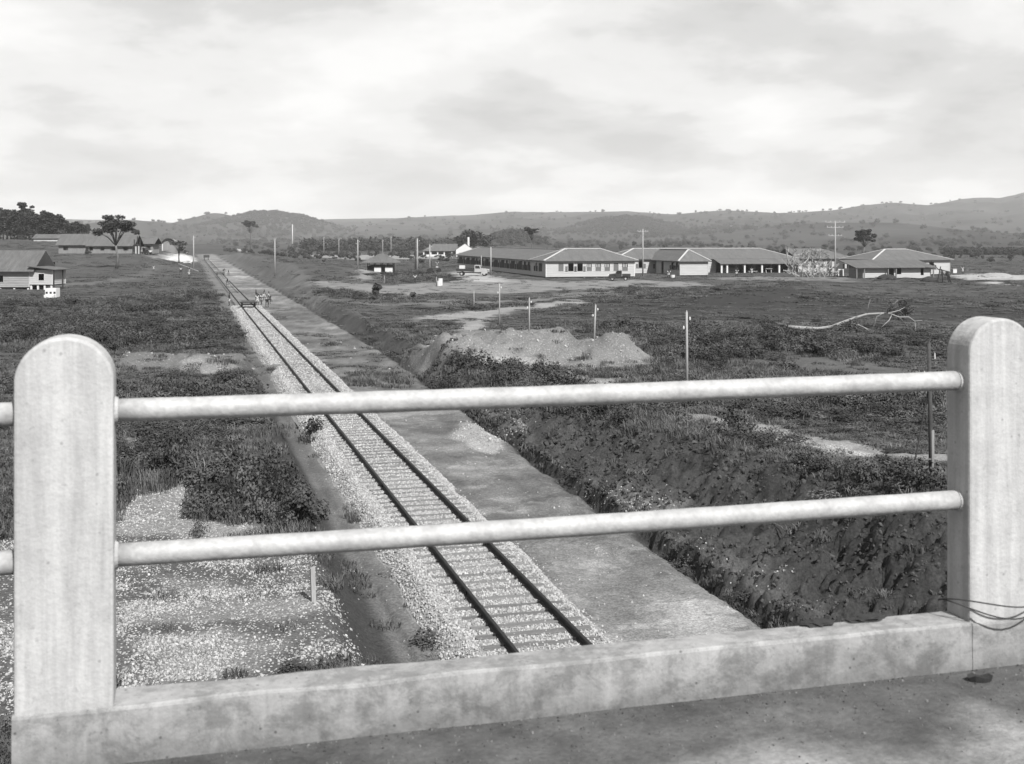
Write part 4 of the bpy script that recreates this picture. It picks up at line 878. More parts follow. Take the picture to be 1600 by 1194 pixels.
MB().box(0, 0, 0, .12, 4, 3.8).build('wall', M_DARKW, t); MB().box(.122, 3.9, 0, 1.9, 4, 3.8).build('wall', M_DARKW, t); MB().box(-.3, -.4, 3.81, 2.1, 4.3, 3.95).build('roof', M_ROOF2, t); MB().box(.5, .6, 1.6, 1.4, .7, 1.95).build('shelf', M_WALL, t); MB().box(1.78, 0, 0, 1.9, .12, 3.8).build('post', M_DARKW, t)
FOOT.append((PX(53, 197), 197, 0, 0, 2, 0, 4))
g_ = G(74, 466); t = thing('concrete_steps', 'white concrete steps with three dark vents below the white lean-to room', 'steps', g_, 0)
sc_ = g_.y / F
MB().box(-8 * sc_, .9, 0, 9.5 * sc_, 2.2, 15 * sc_).build('landing', M_WHITE, t); MB().box(-7 * sc_, .3, 0, 8.5 * sc_, .88, 5 * sc_).build('step', M_WHITE, t); MB().box(-3 * sc_, -.2, 0, 8 * sc_, .28, 2.5 * sc_).build('step', M_WHITE, t)
for k in (-5.2, 1, 7): MB().box((k - 1.6) * sc_, .86, 6.5 * sc_, (k + 1.6) * sc_, .95, 9.5 * sc_).build('vent', M_DARKW, t)
def barrack(lab, u0, u1, Y, D, eave, ridge, wins, ang=.0, m=M_WALL3, rm=M_ROOF2):
    x = PX(u0, Y); L = PX(u1, Y) - x; z_ = gz(x + L / 2, Y); t = thing('barrack', lab, 'barrack', (x, Y, z_), ang, 'grey boarded barracks on the left rise')
    e_ = eave - z_; r_ = ridge - z_; k = Y / F
    shell(t, 0, 0, L, D, .0, e_, [((w - u0) * k, (w - u0 + 6) * k, .33 * e_, .70 * e_) for w in wins], (), (), m=m, fs=['none'], vertical=True, piers=False, wallm=m)
    roof(t, 0, 0, L, D, e_ + .02, r_, 'x', False, False, m=rm, caps=False, ov=.8)
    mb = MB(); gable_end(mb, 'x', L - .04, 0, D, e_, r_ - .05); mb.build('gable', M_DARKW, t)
    return t, L
barrack('long grey boarded barrack with four square windows behind the lone spreading tree', 139, 207, 345., 8, PZ(381.5, 345), PZ(367, 349), (139.5, 157, 174.5, 193))
barrack('left barrack with one window adjoining the long one, roof slightly higher', 92, 138.2, 347., 8, PZ(380, 347), PZ(365.5, 351), (99,))
t, L = barrack('short barrack with dark doorway at the right end of the row', 217, 239, 362., 6, PZ(379, 362), PZ(371.5, 365), (229,))
t = thing('porch_frame', 'dark post porch with upright boards at the right end of the long barrack', 'porch', (PX(209, 343), 343, gz(PX(211, 343), 343)), 0)
for k, xx in enumerate((0, .9, 1.7)): MB().box(xx, 0, 0, xx + .22, .22, 4.2 + .9 * (k == 1)).build('post', M_DARKW, t)
MB().box(.0, .3, 2.4, 1.9, .4, 2.9).build('board', M_DARKW, t); MB().box(.3, .3, 0, .7, .4, 2.2).build('board', M_WALL, t); MB().box(1.15, .3, 0, 1.6, .4, 2.3).build('board', M_WALL, t)
Yw = 402.; xw = PX(53, Yw); zw = gz(xw + 4, Yw)
t = thing('whitewashed_house', 'low whitewashed house at the forest edge, far left', 'house', (xw, Yw, zw), 0)
wz = PZ(371.5, Yw) - zw
shell(t, 0, 0, 8.0, 6, -.3, wz, [(3.0, 3.7, wz * .55, wz * .95), (5.3, 5.9, wz * .5, wz * .95)], (), (), m=M_WHITE, fs=['none'], piers=False)
roof(t, 0, 0, 8.0, 6, wz + .02, PZ(366, Yw + 3) - zw, 'x', False, False, m=M_ROOF2, caps=False)
Yw = 455.; xw = PX(254, Yw); zw = gz(xw + 2, Yw)
t = thing('arched_hut', 'small hut with curved dark roof rim beyond the white heap', 'hut', (xw, Yw, zw), 0)
mb = MB(); pts_ = [(2.3 + 2.5 * math.cos(a), 0, PZ(381, Yw) - zw + 1.9 * math.sin(a)) for a in np.linspace(math.pi, 0, 9)]; mb.tube(pts_, .28, 5); mb.build('roof_rim', M_DARKW, t)
MB().prism([(p[0], p[2]) for p in pts_] + [(4.8, -.5), (-.2, -.5)], 'y', .4, 4).build('wall', M_WALL3, t); MB().box(-.2, -.2, -.5, .1, .1, PZ(381, Yw) - zw).build('post', M_WHITE, t)

# ------------------------------------------------------------------ poles
def pole(lab, u, v, vt, r=.11, ik=1.0, m=None, arms=(), ins=True, lean=0.0, name='telegraph_pole', grp=None, Y=None, kinds='pole'):
    g_ = G(u, v) if Y is None else Vector((PX(u, Y), Y, Hs(PX(u, Y), Y)))
    h = (EYE + (HOR - vt) * g_.y / F) - g_.z
    t = thing(name, lab, kinds, g_, 0, grp)
    top = Vector((lean * h, 0, h))
    MB().tube([(0, 0, -.5), top * .5, top], [r * 1.15, r, r * .8], 8).build('shaft', m or M_POLE, t, smooth=True)
    MB().tube([top, top + Vector((0, 0, r * 1.6))], [r * .8, .01], 8).build('cap', m or M_POLE, t)
    if ins:
        for k, sg in enumerate((1, -1)):
            z_ = h - .35 - k * .45; b = top * (z_ / h)
            i_ = MB().tube([b, b + Vector((sg * r * 2.2, -.02, .02))], .02, 5).build('insulator_pin', M_IRON, t)
            MB().tube([b + Vector((sg * r * 2.4, -.02, -.03)), b + Vector((sg * r * 2.4, -.02, .05)), b + Vector((sg * r * 2.4, -.02, .13))], [.055 * ik, .06 * ik, .03 * ik], 8).build('insulator', M_INS, t)
    for (dz, w) in arms:
        MB().box(-w / 2, -.06, h - dz - .06, w / 2, .06, h - dz + .06).build('cross_arm', m or M_POLE, t)
        for sg in (-1, -.5, .5, 1): MB().tube([(sg * w * .47, 0, h - dz + .06), (sg * w * .47, 0, h - dz + .26)], [.05, .04], 6).build('insulator', M_INS, t)
    return t, h
gp = 'telegraph poles across the right field'
pole('short pale telegraph pole standing before the gravel heaps, slightly leaning', 928, 532, 477, .07, lean=.05, grp=gp)
pole('thin pale pole behind the large gravel heap, right of two', 827, 518, 466, .06, grp=gp)
pole('thin pale pole behind the large gravel heap, left of two', 780.5, 506, 444, .06, grp=gp)
pole('thin faint pole at the bend of the sandy path', 740.5, 482, 455, .05, ins=False, grp=gp)
pole('slender pale telegraph pole with two insulators alone in the right field', 1073.5, 606, 488, .065, .8, lean=-.005, grp=gp)
t, h = pole('tall dark-sided pole with guy strut beside the right bridge post', 1456, 770, 537, .055, .32, m=M_POLED, lean=-.02, grp=gp)
MB().tube([(0, 0, -.3), (-.0, 0, h * .42)], [.066, .062], 8).build('bleached_foot', M_WOOD, t, smooth=True)
MB().tube([(-.45, .3, 0.0), (-.02 * h * .74, 0, h * .74)], .02, 6).build('guy_strut', M_POLED, t)
gp = 'tall poles near the halls and the line'
pole('pale pole with insulators on the left bank of the line', 302.5, 424, 369, .14, grp=gp)
pole('tall pale pole on top of the right spoil bank', 429.5, 431, 374, .13, ins=False, grp=gp)
pole('tall pale pole with cross-arm right of the long hall', 1004.5, 431, 359, .13, arms=((.35, 2.0),), ins=False, grp=gp)
pole('tall triple cross-arm power pole in front of the windowed range', 1305, 433, 346, .13, arms=((.15, 3.6), (1.1, 3.0), (2.6, 2.4)), ins=False, grp=gp)
pole('thick pale pole between the open shelter and the colonnaded house', 652, 424, 374, .19, grp=gp)
pole('dark pole standing just left of the thick pale pole', 649, 424.5, 373, .12, m=M_POLED, ins=False, grp=gp)
pole('pale pole right of the thick pole, before the arcade', 671.5, 424, 383, .14, grp=gp)
pole('pale pole in front of the dark left side of the long hall', 767, 430, 387, .13, ins=False, grp=gp)
pole('short pale pole beside the loaded truck', 752, 424, 400, .10, ins=False, grp=gp)
gp = 'small far poles left of the shelter'
for u, v, vt, lab in ((486, 391, 366, 'leftmost of the far poles between the spoil bank and shelter'), (506, 400, 370, 'second far pole from the left, before the shelter'), (529.5, 401, 373, 'third far pole from the left, before the shelter'), (549.5, 391.5, 369, 'fourth far pole, more distant than its neighbours'), (559, 421, 375, 'tallest far pole immediately left of the shelter'), (598, 401, 375, 'far pole rising behind the shelter roof, left one'), (611, 400, 370, 'far pole rising behind the shelter roof, right one')):
    pole('pale ' + lab, u, v, vt, .13, ins=True, grp=gp)
pole('thin stake in the scrub below the open shelter', 600.5, 443, 431, .05, ins=False, grp='thin stakes by the road'); pole('thin stake beside the white drum on the road', 682, 447, 433, .05, ins=False, grp='thin stakes by the road')
pole('pale slender aerial mast on the far plain', 457, 371, 351, .5, Y=1500, ins=False, m=M_WHITE, name='mast', kinds='mast')
# squared stake at the edge of the left bank
g_ = G(490, 940); t = tag(MB().add([(-.045, -.045, -.2), (.045, -.045, -.2), (.045, .045, -.2), (-.045, .045, -.2), (-.05, -.045, .70), (.045, -.045, .73), (.045, .045, .73), (-.05, .045, .70)], [(0, 3, 2, 1), (4, 5, 6, 7), (0, 1, 5, 4), (1, 2, 6, 5), (2, 3, 7, 6), (3, 0, 4, 7)]).build('marker_stake', M_POLE, loc=g_), 'squared wooden stake standing at the edge of the left bank', 'stake'); t.rotation_euler = (.0, -.03, .4)

# ------------------------------------------------------------------ trees
def leaf_cloud(mb, rg, c, rx, ry, rz, n, leaf, flat=.4):
    for i in range(n):
        d = Vector((rg.gauss(0, 1), rg.gauss(0, 1), rg.gauss(0, 1))).normalized() * (rg.random() ** .45)
        p = Vector((c[0] + d.x * rx, c[1] + d.y * ry, c[2] + d.z * rz))
        nrm = Vector((rg.gauss(0, flat), rg.gauss(0, flat), 1)).normalized(); u_ = Matrix.Rotation(rg.uniform(0, 6.28), 3, nrm) @ nrm.orthogonal().normalized(); w_ = nrm.cross(u_); L_ = leaf * rg.uniform(.6, 1.5)
        mb.add([p - u_ * L_ * .5, p + w_ * L_ * .35, p + u_ * L_ * .5, p - w_ * L_ * .35], [(0, 1, 2, 3)])
def tree_meshes(seed, h, style, leaf=.4, dens=1.0, lm=None, bm_=None):
    rg = random.Random(seed); tk = MB(); cr = MB(); lm = lm or M_LEAF; bm_ = bm_ or M_BARK
    if style == 'umbrella':
        f = .42; tk.tube([(0, 0, -.4), (.02 * h, 0, f * .5 * h), (-.01 * h, 0, f * h)], [.024 * h, .017 * h, .015 * h], 8)
        for k in range(15):
            a = k / 15 * 6.28 * 2 + rg.uniform(-.4, .4); r = (.30 if k % 2 else .17) * h * rg.uniform(.7, 1.15); zt = rg.uniform(.66, .90) * h - .10 * (r / .34 / h) ** 2 * h; e = Vector((r * math.cos(a), r * math.sin(a), zt))
            tk.tube([(-.01 * h, 0, f * h), e * .45 + Vector((0, 0, .27 * h)), e], [.010 * h, .007 * h, .002 * h], 5)
            leaf_cloud(cr, rg, e, rg.uniform(.08, .13) * h, rg.uniform(.08, .13) * h, rg.uniform(.04, .07) * h, int(240 * dens), leaf, .7)
        for k in range(8):
            leaf_cloud(cr, rg, (rg.uniform(-.2, .2) * h, rg.uniform(-.2, .2) * h, rg.uniform(.80, .95) * h), .10 * h, .10 * h, .05 * h, int(200 * dens), leaf, .7)
    elif style == 'flat':
        f = .55; tk.tube([(0, 0, -.4), (.01 * h, 0, f * h), (0, 0, .85 * h)], [.018 * h, .012 * h, .006 * h], 7)
        for k in range(14):
            a = rg.uniform(0, 6.28); r = rg.uniform(.03, .27) * h; e = Vector((r * math.cos(a), r * math.sin(a), rg.uniform(.74, .97) * h)); tk.tube([(0, 0, f * h), e], [.007 * h, .002 * h], 5)
            leaf_cloud(cr, rg, e, rg.uniform(.07, .13) * h, rg.uniform(.07, .13) * h, rg.uniform(.02, .045) * h, int(130 * dens), leaf, .7)
    elif style == 'round':
        tk.tube([(0, 0, -.4), (0, 0, .35 * h)], [.04 * h, .03 * h], 8)
        for k in range(16):
            a = rg.uniform(0, 6.28); r = rg.uniform(0, .48) * h; z = rg.uniform(.35, .88) * h * (1 - .25 * (r / (.48 * h)) ** 2); leaf_cloud(cr, rg, (r * math.cos(a), r * math.sin(a), z), .2 * h, .2 * h, .14 * h, int(150 * dens), leaf, .8)
            tk.tube([(0, 0, .3 * h), (r * math.cos(a), r * math.sin(a), z)], [.015 * h, .004 * h], 5)
    elif style == 'tall':
        tk.tube([(0, 0, -.4), (.01 * h, 0, .5 * h), (0, 0, .85 * h)], [.02 * h, .015 * h, .006 * h], 7)
        for k in range(14):
            a = rg.uniform(0, 6.28); z = rg.uniform(.22, .95); r = rg.uniform(.02, .20) * h * (1.15 - z); leaf_cloud(cr, rg, (r * math.cos(a), r * math.sin(a), z * h), .15 * h * (1.2 - .6 * z), .15 * h * (1.2 - .6 * z), .10 * h, int(120 * dens), leaf, 1.0)
            tk.tube([(0, 0, z * .8 * h), (r * math.cos(a), r * math.sin(a), z * h)], [.008 * h, .003 * h], 4)
    elif style == 'sparse':
        tk.tube([(0, 0, -.3), (.03 * h, 0, .5 * h), (0, 0, .8 * h)], [.03 * h, .02 * h, .01 * h], 6)
        for k in range(10):
            a = rg.uniform(0, 6.28); r = rg.uniform(.1, .4) * h; e = Vector((r * math.cos(a), r * math.sin(a), rg.uniform(.5, 1.0) * h)); tk.tube([(0.01 * h, 0, rg.uniform(.3, .6) * h), e], [.012 * h, .003 * h], 4)
            leaf_cloud(cr, rg, e, .13 * h, .13 * h, .08 * h, int(60 * dens), leaf, .9)
    return tk.mesh('trunk', bm_, smooth=True, fix=False), cr.mesh('crown', lm, fix=False)
def plant(name, lab, cat, loc, meshes, rz=0.0, sc_=1.0, grp=None, sx=1.0):
    t = thing(name, lab, cat, loc, rz, grp); t.scale = (sc_ * sx, sc_ * sx, sc_)
    link('trunk', meshes[0], t); link('crown', meshes[1], t); return t
g_ = G(182, 419); hh = (HOR + (419 - HOR) - 333) * g_.y / F
plant('spreading_tree', 'lone flat-crowned spreading tree before the long barrack', 'tree', g_, tree_meshes(3, 12.9, 'umbrella', .34, 1.3), .4, hh / 12.9, None, 1.15)
def far_tree(lab, u, Y, vt, style, seed, leaf, sx=1.0, dens=1.0, lm=None, name='tree', grp=None, vb=None):
    x = PX(u, Y); z = Hs(x, Y) if vb is None else PZ(vb, Y); h = PZ(vt, Y) - z
    return plant(name, lab, 'tree', (x, Y, z - .2), tree_meshes(seed, h, style, leaf, dens, lm), seed * .7, 1.0, grp, sx)
far_tree('small tree with thin crown right of the lone spreading tree', 211, 410., 357, 'flat', 5, .5, .75)
far_tree('umbrella-shaped tree on the plain above the railway line', 391, 800., 342, 'flat', 8, .9, .85)
far_tree('large dark round-crowned tree behind the colonnaded house', 737, 590., 357, 'round', 9, .75, 1.45, 1.5)
far_tree('flat-topped tree standing behind the long hall roof', 831, 480., 353, 'flat', 12, .55, .95)
far_tree('layered bushy tree behind the far hipped roof', 1350, 420., 357, 'umbrella', 14, .5, .95)
far_tree('small bare-looking tree beside the white stone heap', 280, 330., 374, 'sparse', 15, .4, 1.1)
far_tree('emergent flat-crowned tree towering over the forest at far left', 38, 470., 315, 'flat', 17, .8, .72, 1.3)
rg = random.Random(21)
FT = [tree_meshes(40 + k, 16, 'tall', .75, 1.5, M_LEAFD) for k in range(4)]
tops = lambda u: np.interp(u, [-60, 60, 82, 105, 125, 140], [324, 328, 330, 338, 345, 351])
words = ['tall narrow', 'broad', 'leaning', 'thick-leaved', 'ragged', 'slim', 'domed', 'heavy']
us = np.linspace(-12, 137, 27)
ORD = ['first', 'second', 'third', 'fourth', 'fifth', 'sixth', 'seventh', 'eighth', 'ninth']
ROW = ['nearest row', 'middle row', 'hindmost row']
for k, u in enumerate(us):
    Y = 470 + 60 * (k % 3) + rg.uniform(-10, 10); x = PX(u, Y); z = Hs(x, Y); h = PZ(tops(u) + rg.uniform(-3, 6) + 3 * (k % 3 == 0), Y) - z
    plant('forest_tree', 'dark forest tree at the far left wood, %s from the left in its %s' % (ORD[k // 3], ROW[k % 3]), 'tree', (x, Y, z - .3), FT[k % 4], rg.uniform(0, 6), h / 16, 'forest edge trees', rg.uniform(1.2, 1.7))
# dark shrub by the road, stump-like
def shrub(lab, u, v, hpx, wpx, seed, m=None, leaf=.16, n=420):
    g_ = G(u, v); k = g_.y / F; o = tag(link('shrub', bush_mesh(seed, m or M_GRASS[3], n, wpx * k * .5, hpx * k, leaf, 7), None, g_), lab, 'shrub', 'shrubs that stand out in the scrub'); return o
shrub('ragged dark shrub standing at the near edge of the pale road', 588, 468, 30, 20, 61, M_LEAF, .3)
shrub('small dark bush on the grass right of the ragged shrub', 645, 466, 9, 9, 62, M_LEAF, .3, 200)
shrub('big leafy bush overhanging the left path close to the track', 478, 826, 60, 80, 63, None, .09, 2600)
shrub('broad dark bush behind the white stone heap on the left', 330, 806, 26, 95, 64, None, .09, 2200)
shrub('dark rounded bush in the middle of the right field', 1270, 557, 24, 36, 65, M_LEAF, .2, 600)
shrub('dark bush among the bare crown of the fallen tree', 1408, 500, 30, 44, 66, M_LEAF, .18, 1100)
shrub('dark bushes at the foot of the dark-sided pole', 1420, 770, 42, 60, 67, None, .08, 1800)
shrub('low dark bush under the fallen trunk middle', 1325, 519, 14, 44, 68, M_LEAF, .2, 400)

# fallen tree
g0 = G(1290, 519); Yf = g0.y
def fp(cx_, cy_, dy=0): u = 1180 + cx_ / 5.333; v = 460 + cy_ / 5.333; return Vector((PX(u, Yf + dy), Yf + dy, PZ(v, Yf + dy) + .22)) - g0
t = thing('fallen_tree', 'long bleached fallen tree with bare forked branches in right field', 'fallen tree', g0)
rad = [.17, .16, .14, .13, .12, .10, .09, .08, .07]
tk = [fp(*p) for p in ((270, 296), (380, 302), (520, 310), (640, 292), (740, 252), (850, 212), (930, 188), (1030, 182), (1110, 180))]
MB().tube(tk, rad, 9).build('trunk', M_PALEB, t, smooth=True)
rg = random.Random(4)
for pl, r0 in ((((700, 268), (840, 268), (900, 295), (955, 328)), .07), (((1100, 182), (1108, 140), (1150, 112), (1190, 70)), .05), (((1110, 180), (1200, 213), (1280, 211), (1330, 246), (1390, 240)), .055), (((1330, 246), (1336, 290), (1332, 335)), .025),
               (((1135, 198), (1115, 240), (1050, 298)), .04), (((930, 190), (942, 120), (960, 60)), .03), (((1110, 180), (1200, 155), (1250, 128)), .04), (((1200, 213), (1250, 262)), .025), (((1200, 155), (1240, 195)), .02), (((860, 208), (780, 205)), .02), (((900, 295), (985, 325)), .02), (((1060, 182), (1010, 210), (985, 318)), .02), (((1150, 112), (1200, 120)), .02)):
    dy = rg.uniform(-1.6, 1.6); n = len(pl); MB().tube([fp(a, b, dy * i / max(1, n - 1)) for i, (a, b) in enumerate(pl)], [1.3 * r0 * (1 - .7 * i / (n - 1)) for i in range(n)], 6).build('branch', M_PALEB, t, smooth=True)
mb = MB()
for k in range(26):
    a = rg.uniform(0, 6.28); b = rg.uniform(-.4, 1.2); mb.tube([fp(270, 296), fp(270, 296) + Vector((-abs(math.cos(a)) * rg.uniform(.3, 1.3), math.sin(a) * .7, b * .4))], [.06, .015], 5)
mb.build('roots', M_BARK, t)
for b_ in ((17, 30, 17, .8, .72), (30, 46, 10, .95, .8), (46, 75, 5.0, 1.2, .8), (75, 120, 2.2, 1.5, .62), (120, 220, .62, 2.1, .5), (220, 420, .11, 3.4, .5), (420, 700, .015, 5, .8)): band(*b_)
P_ = np.concatenate(pts); S3 = np.concatenate(scl); K_ = np.concatenate(pick); rt = np.zeros((len(P_), 3)); rt[:, 2] = RNG.uniform(0, 6.28, len(P_))
o = scatter('grass_and_weeds', P_, rt, S3, K_, VC); tag(o, 'rough grass and weeds covering the open ground on both sides', 'grass')
# ------------------------------------------------------------------ people
def skin_mesh(name, V, E, Rd, mt, sub=1):
    me = bpy.data.meshes.new('tmp'); me.from_pydata(V, E, []); o = bpy.data.objects.new('tmp', me); COL.objects.link(o)
    sk = o.modifiers.new('s', 'SKIN'); sk.use_smooth_shade = True
    for i, r in enumerate(Rd):
        d = me.skin_vertices[0].data[i]; d.radius = (r, r) if not isinstance(r, tuple) else r; d.use_root = (i == 0)
    ss_ = o.modifiers.new('u', 'SUBSURF'); ss_.levels = sub; ss_.render_levels = sub
    dg = bpy.context.evaluated_depsgraph_get(); dg.update(); r = bpy.data.meshes.new_from_object(o.evaluated_get(dg)); r.name = name
    r.materials.clear(); r.materials.append(mt); bpy.data.objects.remove(o, do_unlink=True); return r
def pose(lean=0.0, crouch=0.0, arms='down', step=.0):
    hipz = .92 - .45 * crouch; c, s_ = math.cos(lean), math.sin(lean)
    def up(x, d): return (x, -d * s_, hipz + d * c)       # along the leaning spine; the person faces -y
    V = [up(0, .03), up(0, .28), up(0, .48), up(0, .57), up(0, .66), up(0, .75)]; Rd = [(.14, .10), (.13, .09), (.15, .10), .05, .085, .07]; E = [(0, 1), (1, 2), (2, 3), (3, 4), (4, 5)]
    for sg in (-1, 1):
        kf = -.30 * crouch - step * sg * .18; kn = (sg * .12, kf - .05, .48 - .10 * crouch); an = (sg * .12, step * sg * -.12 + .12 * crouch, .07); toe = (sg * .13, step * sg * -.12 + .12 * crouch - .17, .03)
        b = len(V); V += [(sg * .10, -.01, hipz - .02), kn, an, toe]; Rd += [.085, .055, .038, .035]; E += [(0, b), (b, b + 1), (b + 1, b + 2), (b + 2, b + 3)]
        sh_ = Vector(up(sg * .19, .46))
        if arms == 'down': el = sh_ + Vector((sg * .05, -.03, -.28)); ha = el + Vector((0, -.10, -.24))
        elif arms == 'work': el = sh_ + Vector((sg * .03, -.12, -.26)); ha = el + Vector((-sg * .07, -.22, -.16))
        elif arms == 'up': el = sh_ + Vector((sg * .10, -.05, .22)); ha = el + Vector((-sg * .03, -.02, .24))
        b = len(V); V += [tuple(sh_), tuple(el), tuple(ha), tuple(ha + (ha - el).normalized() * .09)]; Rd += [.058, .042, .03, .028]; E += [(2, b), (b, b + 1), (b + 1, b + 2), (b + 2, b + 3)]
    return V, E, Rd
def person_kit(**k):
    V, E, Rd = pose(**k)
    body = skin_mesh('body', V, E, Rd, M_SKIN)
    sv_ = [0, 1, 2] + [10, 11, 18, 19]                   # torso and upper arms
    def subset(ids, grow, name, cut=None):
        ids = list(ids); mp2 = {a: i for i, a in enumerate(ids)}; vs = [V[i] for i in ids]; es = [(mp2[a], mp2[b]) for a, b in E if a in mp2 and b in mp2]
        if cut:
            for (a, b, f) in cut: vs[mp2[b]] = tuple(Vector(V[a]).lerp(Vector(V[b]), f))
        rd = [tuple(q + grow for q in Rd[i]) if isinstance(Rd[i], tuple) else Rd[i] + grow for i in ids]
        return skin_mesh(name, vs, es, rd, M_CLOTHW)
    shirt = subset([0, 1, 2, 10, 11, 18, 19], .018, 'shirt', [(10, 11, .6), (18, 19, .6)])
    shorts = subset([0, 6, 7, 14, 15], .022, 'shorts', [(6, 7, .85), (14, 15, .85)])
    hd = Vector(V[4]).lerp(Vector(V[5]), .5); hair = blob('hair', .098, M_CLOTHD, 3, 1, 1, .75, 2, .05)
    hair.transform(Matrix.Translation(hd + Vector((0, .012, .045))))
    return body, shirt, shorts, hair
KIT = {'stand': person_kit(), 'walk': person_kit(step=1.0), 'bend': person_kit(lean=.95, arms='work', step=.6), 'squat': person_kit(crouch=.85, lean=.5, arms='work'), 'lift': person_kit(arms='up', step=.5)}
def recolour(o, m_):
    o.material_slots[0].link = 'OBJECT'; o.material_slots[0].material = m_
def person(lab, u, v, ps, rz, shirt=M_CLOTHW, shorts=M_CLOTHK, sc_=1.0, grp=None, hat=False, loc=None):
    g_ = loc if loc is not None else G(u, v); t = thing('person', lab, 'person', g_, rz, grp); t.scale = (sc_,) * 3; b, s1, s2, hr = KIT[ps]
    link('body', b, t)
    if shirt: recolour(link('shirt', s1, t), shirt)
    recolour(link('shorts', s2, t), shorts); o = link('hair', hr, t)
    if hat: recolour(o, M_CLOTHW)
    return t
gw = 'workers at the trolley on the line'
person('worker in white shirt standing right of the trolley, nearest the rail', 402, 478, 'stand', .4, M_CLOTHW, M_CLOTHW, .95, gw)
person('worker bending over beside the trolley, in pale shirt', 409, 476, 'bend', -.6, M_CLOTHW, M_CLOTHK, 1, gw)
person('worker in dark clothes bending at the right edge of the gang', 417, 480, 'bend', 1.2, M_CLOTHK, M_CLOTHD, 1, gw)
person('worker in white crouching in the middle of the gang', 408, 473, 'squat', .2, M_CLOTHW, M_CLOTHW, 1, gw)
person('worker in dark shirt standing at the back of the gang', 400, 470, 'stand', 2.0, M_CLOTHD, M_CLOTHK, .9, gw)
person('worker in pale shorts facing away at the back of the gang', 413, 470, 'stand', 3.0, M_CLOTHK, M_CLOTHW, .9, gw)
person('worker in white striding at the right of the gang', 420, 475, 'walk', 1.6, M_CLOTHW, M_CLOTHD, .95, gw)
person('worker in dark clothes standing by the bushes left of the trolley', 358.5, 478, 'stand', -1.2, M_CLOTHD, M_CLOTHW, 1.0, gw)
person('worker in white bending between the rails beyond the trolley', 355, 449, 'bend', .3, M_CLOTHW, M_CLOTHW, 1.1, gw)
person('worker right of the line behind the far trolley, white hat', 349, 428, 'bend', .8, M_CLOTHK, M_CLOTHD, 1, gw, True)
person('worker in white right of the far trolley', 357, 431, 'squat', .2, M_CLOTHW, M_CLOTHK, 1.1, gw)
gf = 'people walking on the left grass'
tpl = person('person in white carrying a long plank on the shoulder near the left pole', 295.5, 434, 'lift', -.8, M_CLOTHW, M_CLOTHW, 1.15, gf)
o = tag(MB().box(-2.1, -.05, -.03, 2.1, .05, .03).build('carried_plank', M_WALL, loc=Vector(tpl.location) + Vector((-.1, .0, 2.05))), 'long pale plank carried by the person in white', 'plank'); o.rotation_euler = (0, .38, .25)
person('person in white shirt and dark shorts walking on the left grass', 282.5, 430, 'walk', .8, M_CLOTHW, M_CLOTHD, 1.1, gf)
person('person in white standing alone in the left field', 240, 424, 'stand', .2, M_CLOTHW, M_CLOTHW, .8, gf)
person('person in white standing on the white stone heap', 292, 399, 'stand', .2, M_CLOTHW, M_CLOTHW, 1, gf)
gr_ = 'people on the right hand road'
person('person with white shirt and dark legs standing on the pale road', 648.5, 444, 'stand', .1, M_CLOTHW, M_CLOTHD, 1.0, gr_)
person('person in white standing beyond the shelter roof', 609.5, 408, 'stand', .1, M_CLOTHW, M_CLOTHW, 1.3, gr_)
person('person in white sitting before the dark side of the hip roofed wing', 1044.5, 434, 'squat', .2, M_CLOTHW, M_CLOTHW, 1.25, gr_)
person('person in white standing on the yard right of the crate', 1504, 429, 'stand', .1, M_CLOTHW, M_CLOTHW, 1.0, gr_)
person('person in white at the veranda edge, first bay', 1150.5, 432, 'squat', .3, M_CLOTHW, M_CLOTHW, 1.2, gr_)
person('person in white standing in the veranda, second bay', 1174.5, 432, 'stand', .3, M_CLOTHW, M_CLOTHW, 1.0, gr_)
person('person standing on the crest of the pale spoil heap', 371.5, 390, 'stand', .2, M_CLOTHW, M_CLOTHW, .9, gr_)

# ------------------------------------------------------------------ trolleys, wagon, vehicles
def trolley(lab, t_, L, Wd, h, m=M_CAR, z=0.0):
    c = T(0, t_, 0); q = thing('rail_trolley', lab, 'trolley', c, TA - math.pi / 2, 'trolleys on the line')
    MB().box(-Wd / 2, -L / 2, .45, Wd / 2, -L / 2 + .25, .62).build('end_beam', m, q); MB().box(-Wd / 2, L / 2 - .25, .45, Wd / 2, L / 2, .62).build('end_beam', m, q)
    for sx in (-1, 1): MB().box(sx * Wd * .5 - .12, -L / 2 + .25, .44, sx * Wd * .5 + .12, L / 2 - .25, .60).build('side_beam', m, q)
    n = 6
    for k in range(n): y0 = -L / 2 + .26 + k * (L - .52) / n; MB().box(-Wd / 2 + .13, y0, .47, Wd / 2 - .13, y0 + (L - .52) / n - .02, .54).build('deck_board', M_WOOD, q)
    for sx in (-.7525, .7525):
        for sy in (-1, 1):
            w = MB().tube([(sx - .06, sy * L * .3, .23), (sx + .06, sy * L * .3, .23)], .23, 14).build('wheel', M_IRON, q)
    for sy in (-1, 1): MB().tube([(-.8, sy * L * .3, .23), (.8, sy * L * .3, .23)], .035, 6).build('axle', M_IRON, q)
    if h:
        for (x_, y_) in ((-.4, -.3), (.3, .2), (.1, .5)): MB().box(x_ - .3, y_ - .25, .55, x_ + .3, y_ + .25, .55 + h).build('load_box', M_WOOD, q)
    return q
tt = lambda v: (Gt(v))
def Gt(v): y = EYE * F / (v - HOR); return (y - 7.103 * TC * TS) / TC
trolley('dark flat rail trolley standing on the line beside the gang', Gt(478.5), 2.6, 1.75, 0)
trolley('far rail trolley loaded with boxes on the line', Gt(430), 2.6, 1.75, .5)
c = T(0, 500, 0); q = thing('railway_wagon', 'dark open wagon at the far end of the line', 'wagon', c, TA - math.pi / 2)
MB().box(-1.15, -3, .75, 1.15, 3, .95).build('underframe', M_IRON, q)
